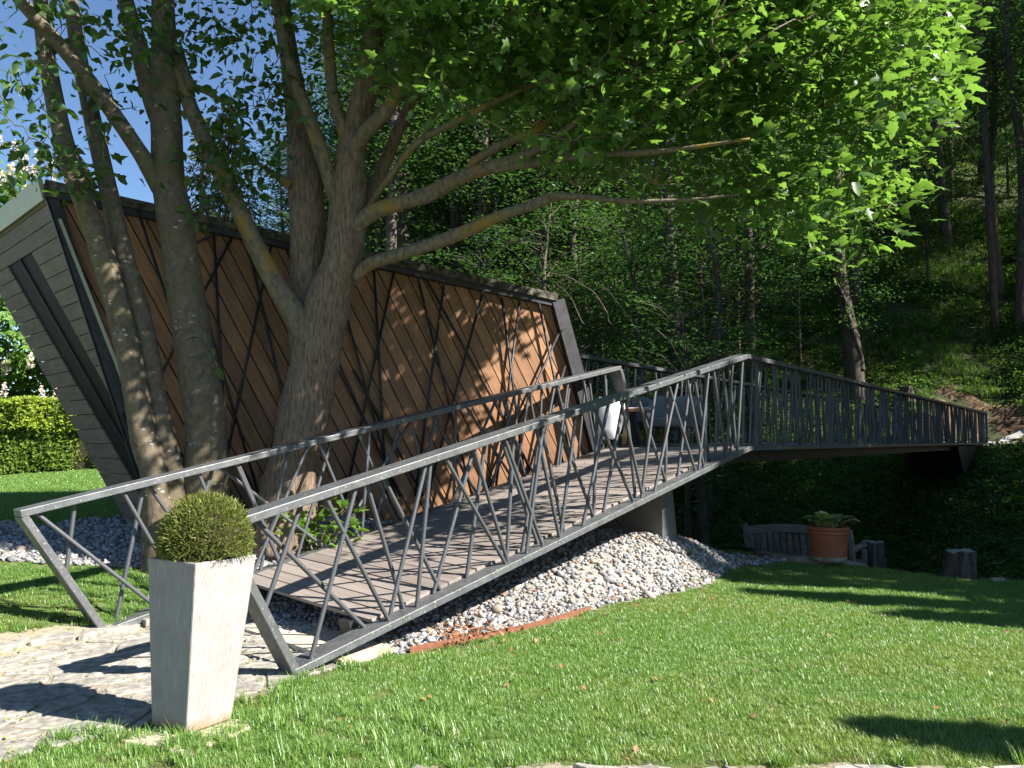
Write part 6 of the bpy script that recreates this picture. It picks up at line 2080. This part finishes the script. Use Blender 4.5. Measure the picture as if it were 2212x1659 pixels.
# ------------------------------------------------------------------ undergrowth on the slopes
def clump(n, w, h, leaf, seed, flat=1.0, shape=RHOMB):
    r = np.random.default_rng(seed)
    p = np.stack([r.normal(0, w, n), r.normal(0, w, n), h * r.uniform(0.05, 1, n) ** 0.8], 1)
    p[:, 2] *= np.exp(-(p[:, 0] ** 2 + p[:, 1] ** 2) / (5 * w * w))
    nr = r.normal(0, 0.45, (n, 3)); nr[:, 2] += flat
    tp_ = p * [1, 1, 0] + r.normal(0, 0.4, (n, 3)) * w
    return bake(shape, p, frames(nr, tp_), leaf * r.uniform(0.6, 1.3, n))
herbs = [clump(60, 0.22, 0.30, 0.10, 31), clump(50, 0.18, 0.45, 0.12, 32), clump(70, 0.28, 0.18, 0.08, 33), tuft(60, 0.12, 0.42, 0.014, 0.5, 34)]
U = np.where(rng.uniform(0, 1, 60000) < 0.85, rng.uniform(11.7, 58, 60000), rng.uniform(58, 110, 60000)); W = rng.uniform(-34, 26, 60000)
X = U * UE[0] + W * VE[0]; Y = U * UE[1] + W * VE[1]
wrel = U - np.interp(W, EV, EU)
inside = (np.abs(X / np.maximum(Y, 1)) < 0.72) & (Y > 8)
on_path = (wrel > 23.6) & (wrel < 28.0) & (W < 6.5)
soil = (wrel > 27.0) & (wrel < 29.6 + 0.4 * np.sin(W * 2)) & (W < 5.9)
bench_clear = (wrel < 2.0) & (W < 4.5) & (rng.uniform(0, 1, 60000) < 0.75)
on_mound = gravel_mask(X, Y) | (wrel < 0.45)
near_dens = np.where(Y < 30, 1.0, 0.5)
k = inside & ~on_path & ~(soil & (rng.uniform(0, 1, 60000) < 0.93)) & ~bench_clear & ~on_mound & (rng.uniform(0, 1, 60000) < near_dens)
X, Y, wrel2 = X[k], Y[k], wrel[k]
n = min(len(X), 27000); X, Y, wrel2 = X[:n], Y[:n], wrel2[:n]
rot = np.zeros((n, 3)); rot[:, 2] = rng.uniform(0, 6.28, n)
pick = rng.integers(0, 3, n)
grassy = (np.sin(X * 0.7) * np.sin(Y * 0.5 + 1) + rng.normal(0, 0.3, n)) > 0.35
pick[grassy & (wrel2 > 26)] = 3
scatter("undergrowth", herbs, [M['herb']], np.stack([X, Y, terrain(X, Y)], 1), rot, rng.uniform(0.6, 1.25, n) * np.clip(0.8 + (Y - 15) / 45, 0.8, 2.4), pick)
# small white flowers on the near bank
fx = np.array([gp(rng.normal(815, 26), rng.uniform(478, 520), -1.2) for _ in range(170)])
n = len(fx)
X = fx[:, 0]; Y = rng.uniform(18, 24, n); X = X * Y / fx[:, 1]
P = np.stack([X, Y, terrain(X, Y) + rng.uniform(0.2, 0.5, n)], 1)
v, f = bake(RHOMB, P, frames(rng.normal(0, 0.5, (n, 3)) + [0, -0.6, 0.8], rng.normal(0, 1, (n, 3))), rng.uniform(0.035, 0.065, n))
tag(link(bpy.data.objects.new("white_flowers", mesh_np("white_flowers", v, f, [M['petal']]))), kind='stuff')

# bare reddish bank above the far path
us = np.arange(0, 3.6, 0.15); vs = np.arange(-24, 6.4, 0.25)
Us, Vs = np.meshgrid(us, vs, indexing='ij')
base_u = np.interp(Vs, EV, EU) + 27.2
Ug = base_u + Us * (0.75 + 0.12 * np.sin(Vs * 1.3))
X = Ug * UE[0] + Vs * VE[0]; Y = Ug * UE[1] + Vs * VE[1]
Z = terrain(X, Y) + 0.06 + rng.normal(0, 0.06, X.shape) + 0.07 * np.sin(X * 4.1) * np.sin(Y * 3.7)
Z[0] = terrain(X[0], Y[0]) - 0.1; Z[-1] = terrain(X[-1], Y[-1]) - 0.15; Z[:, -1] = terrain(X[:, -1], Y[:, -1]) - 0.1
V = np.stack([X, Y, Z], -1).reshape(-1, 3)
i = np.arange(Us.shape[0] - 1)[:, None] * Us.shape[1] + np.arange(Us.shape[1] - 1)[None]
F = np.stack([i, i + Us.shape[1], i + Us.shape[1] + 1, i + 1], -1).reshape(-1, 4)
tag(link(bpy.data.objects.new("earth_bank", mesh_np("earth_bank", V, F, [M['soil']], False))), kind='structure')
# fallen branches on the slope behind the pavilion
fb_ = [([(1260, 700), (1230, 640), (1200, 610)], 18), ([(1320, 700), (1290, 640), (1230, 600), (1190, 590)], 19), ([(1380, 720), (1340, 660), (1290, 610)], 20)]
for l, Yb in fb_:
    P = np.array([dp(x, y, Yb) for x, y in l])
    sp, sr_ = smooth_path(P, np.linspace(0.016, 0.005, len(P)), 5)
    sp = sp + rng.normal(0, 0.012, sp.shape)
    o = rebase(MB().tube(sp, sr_, 6).build("bare_branch", M['forestbark'], smooth=True))
    tag(o, {18: "pale bare branch hanging nearest the slanted end of the pavilion", 19: "long pale bare branch arching right of the pavilion", 20: "thin bare branch farthest right of the pavilion"}[Yb], "branch")
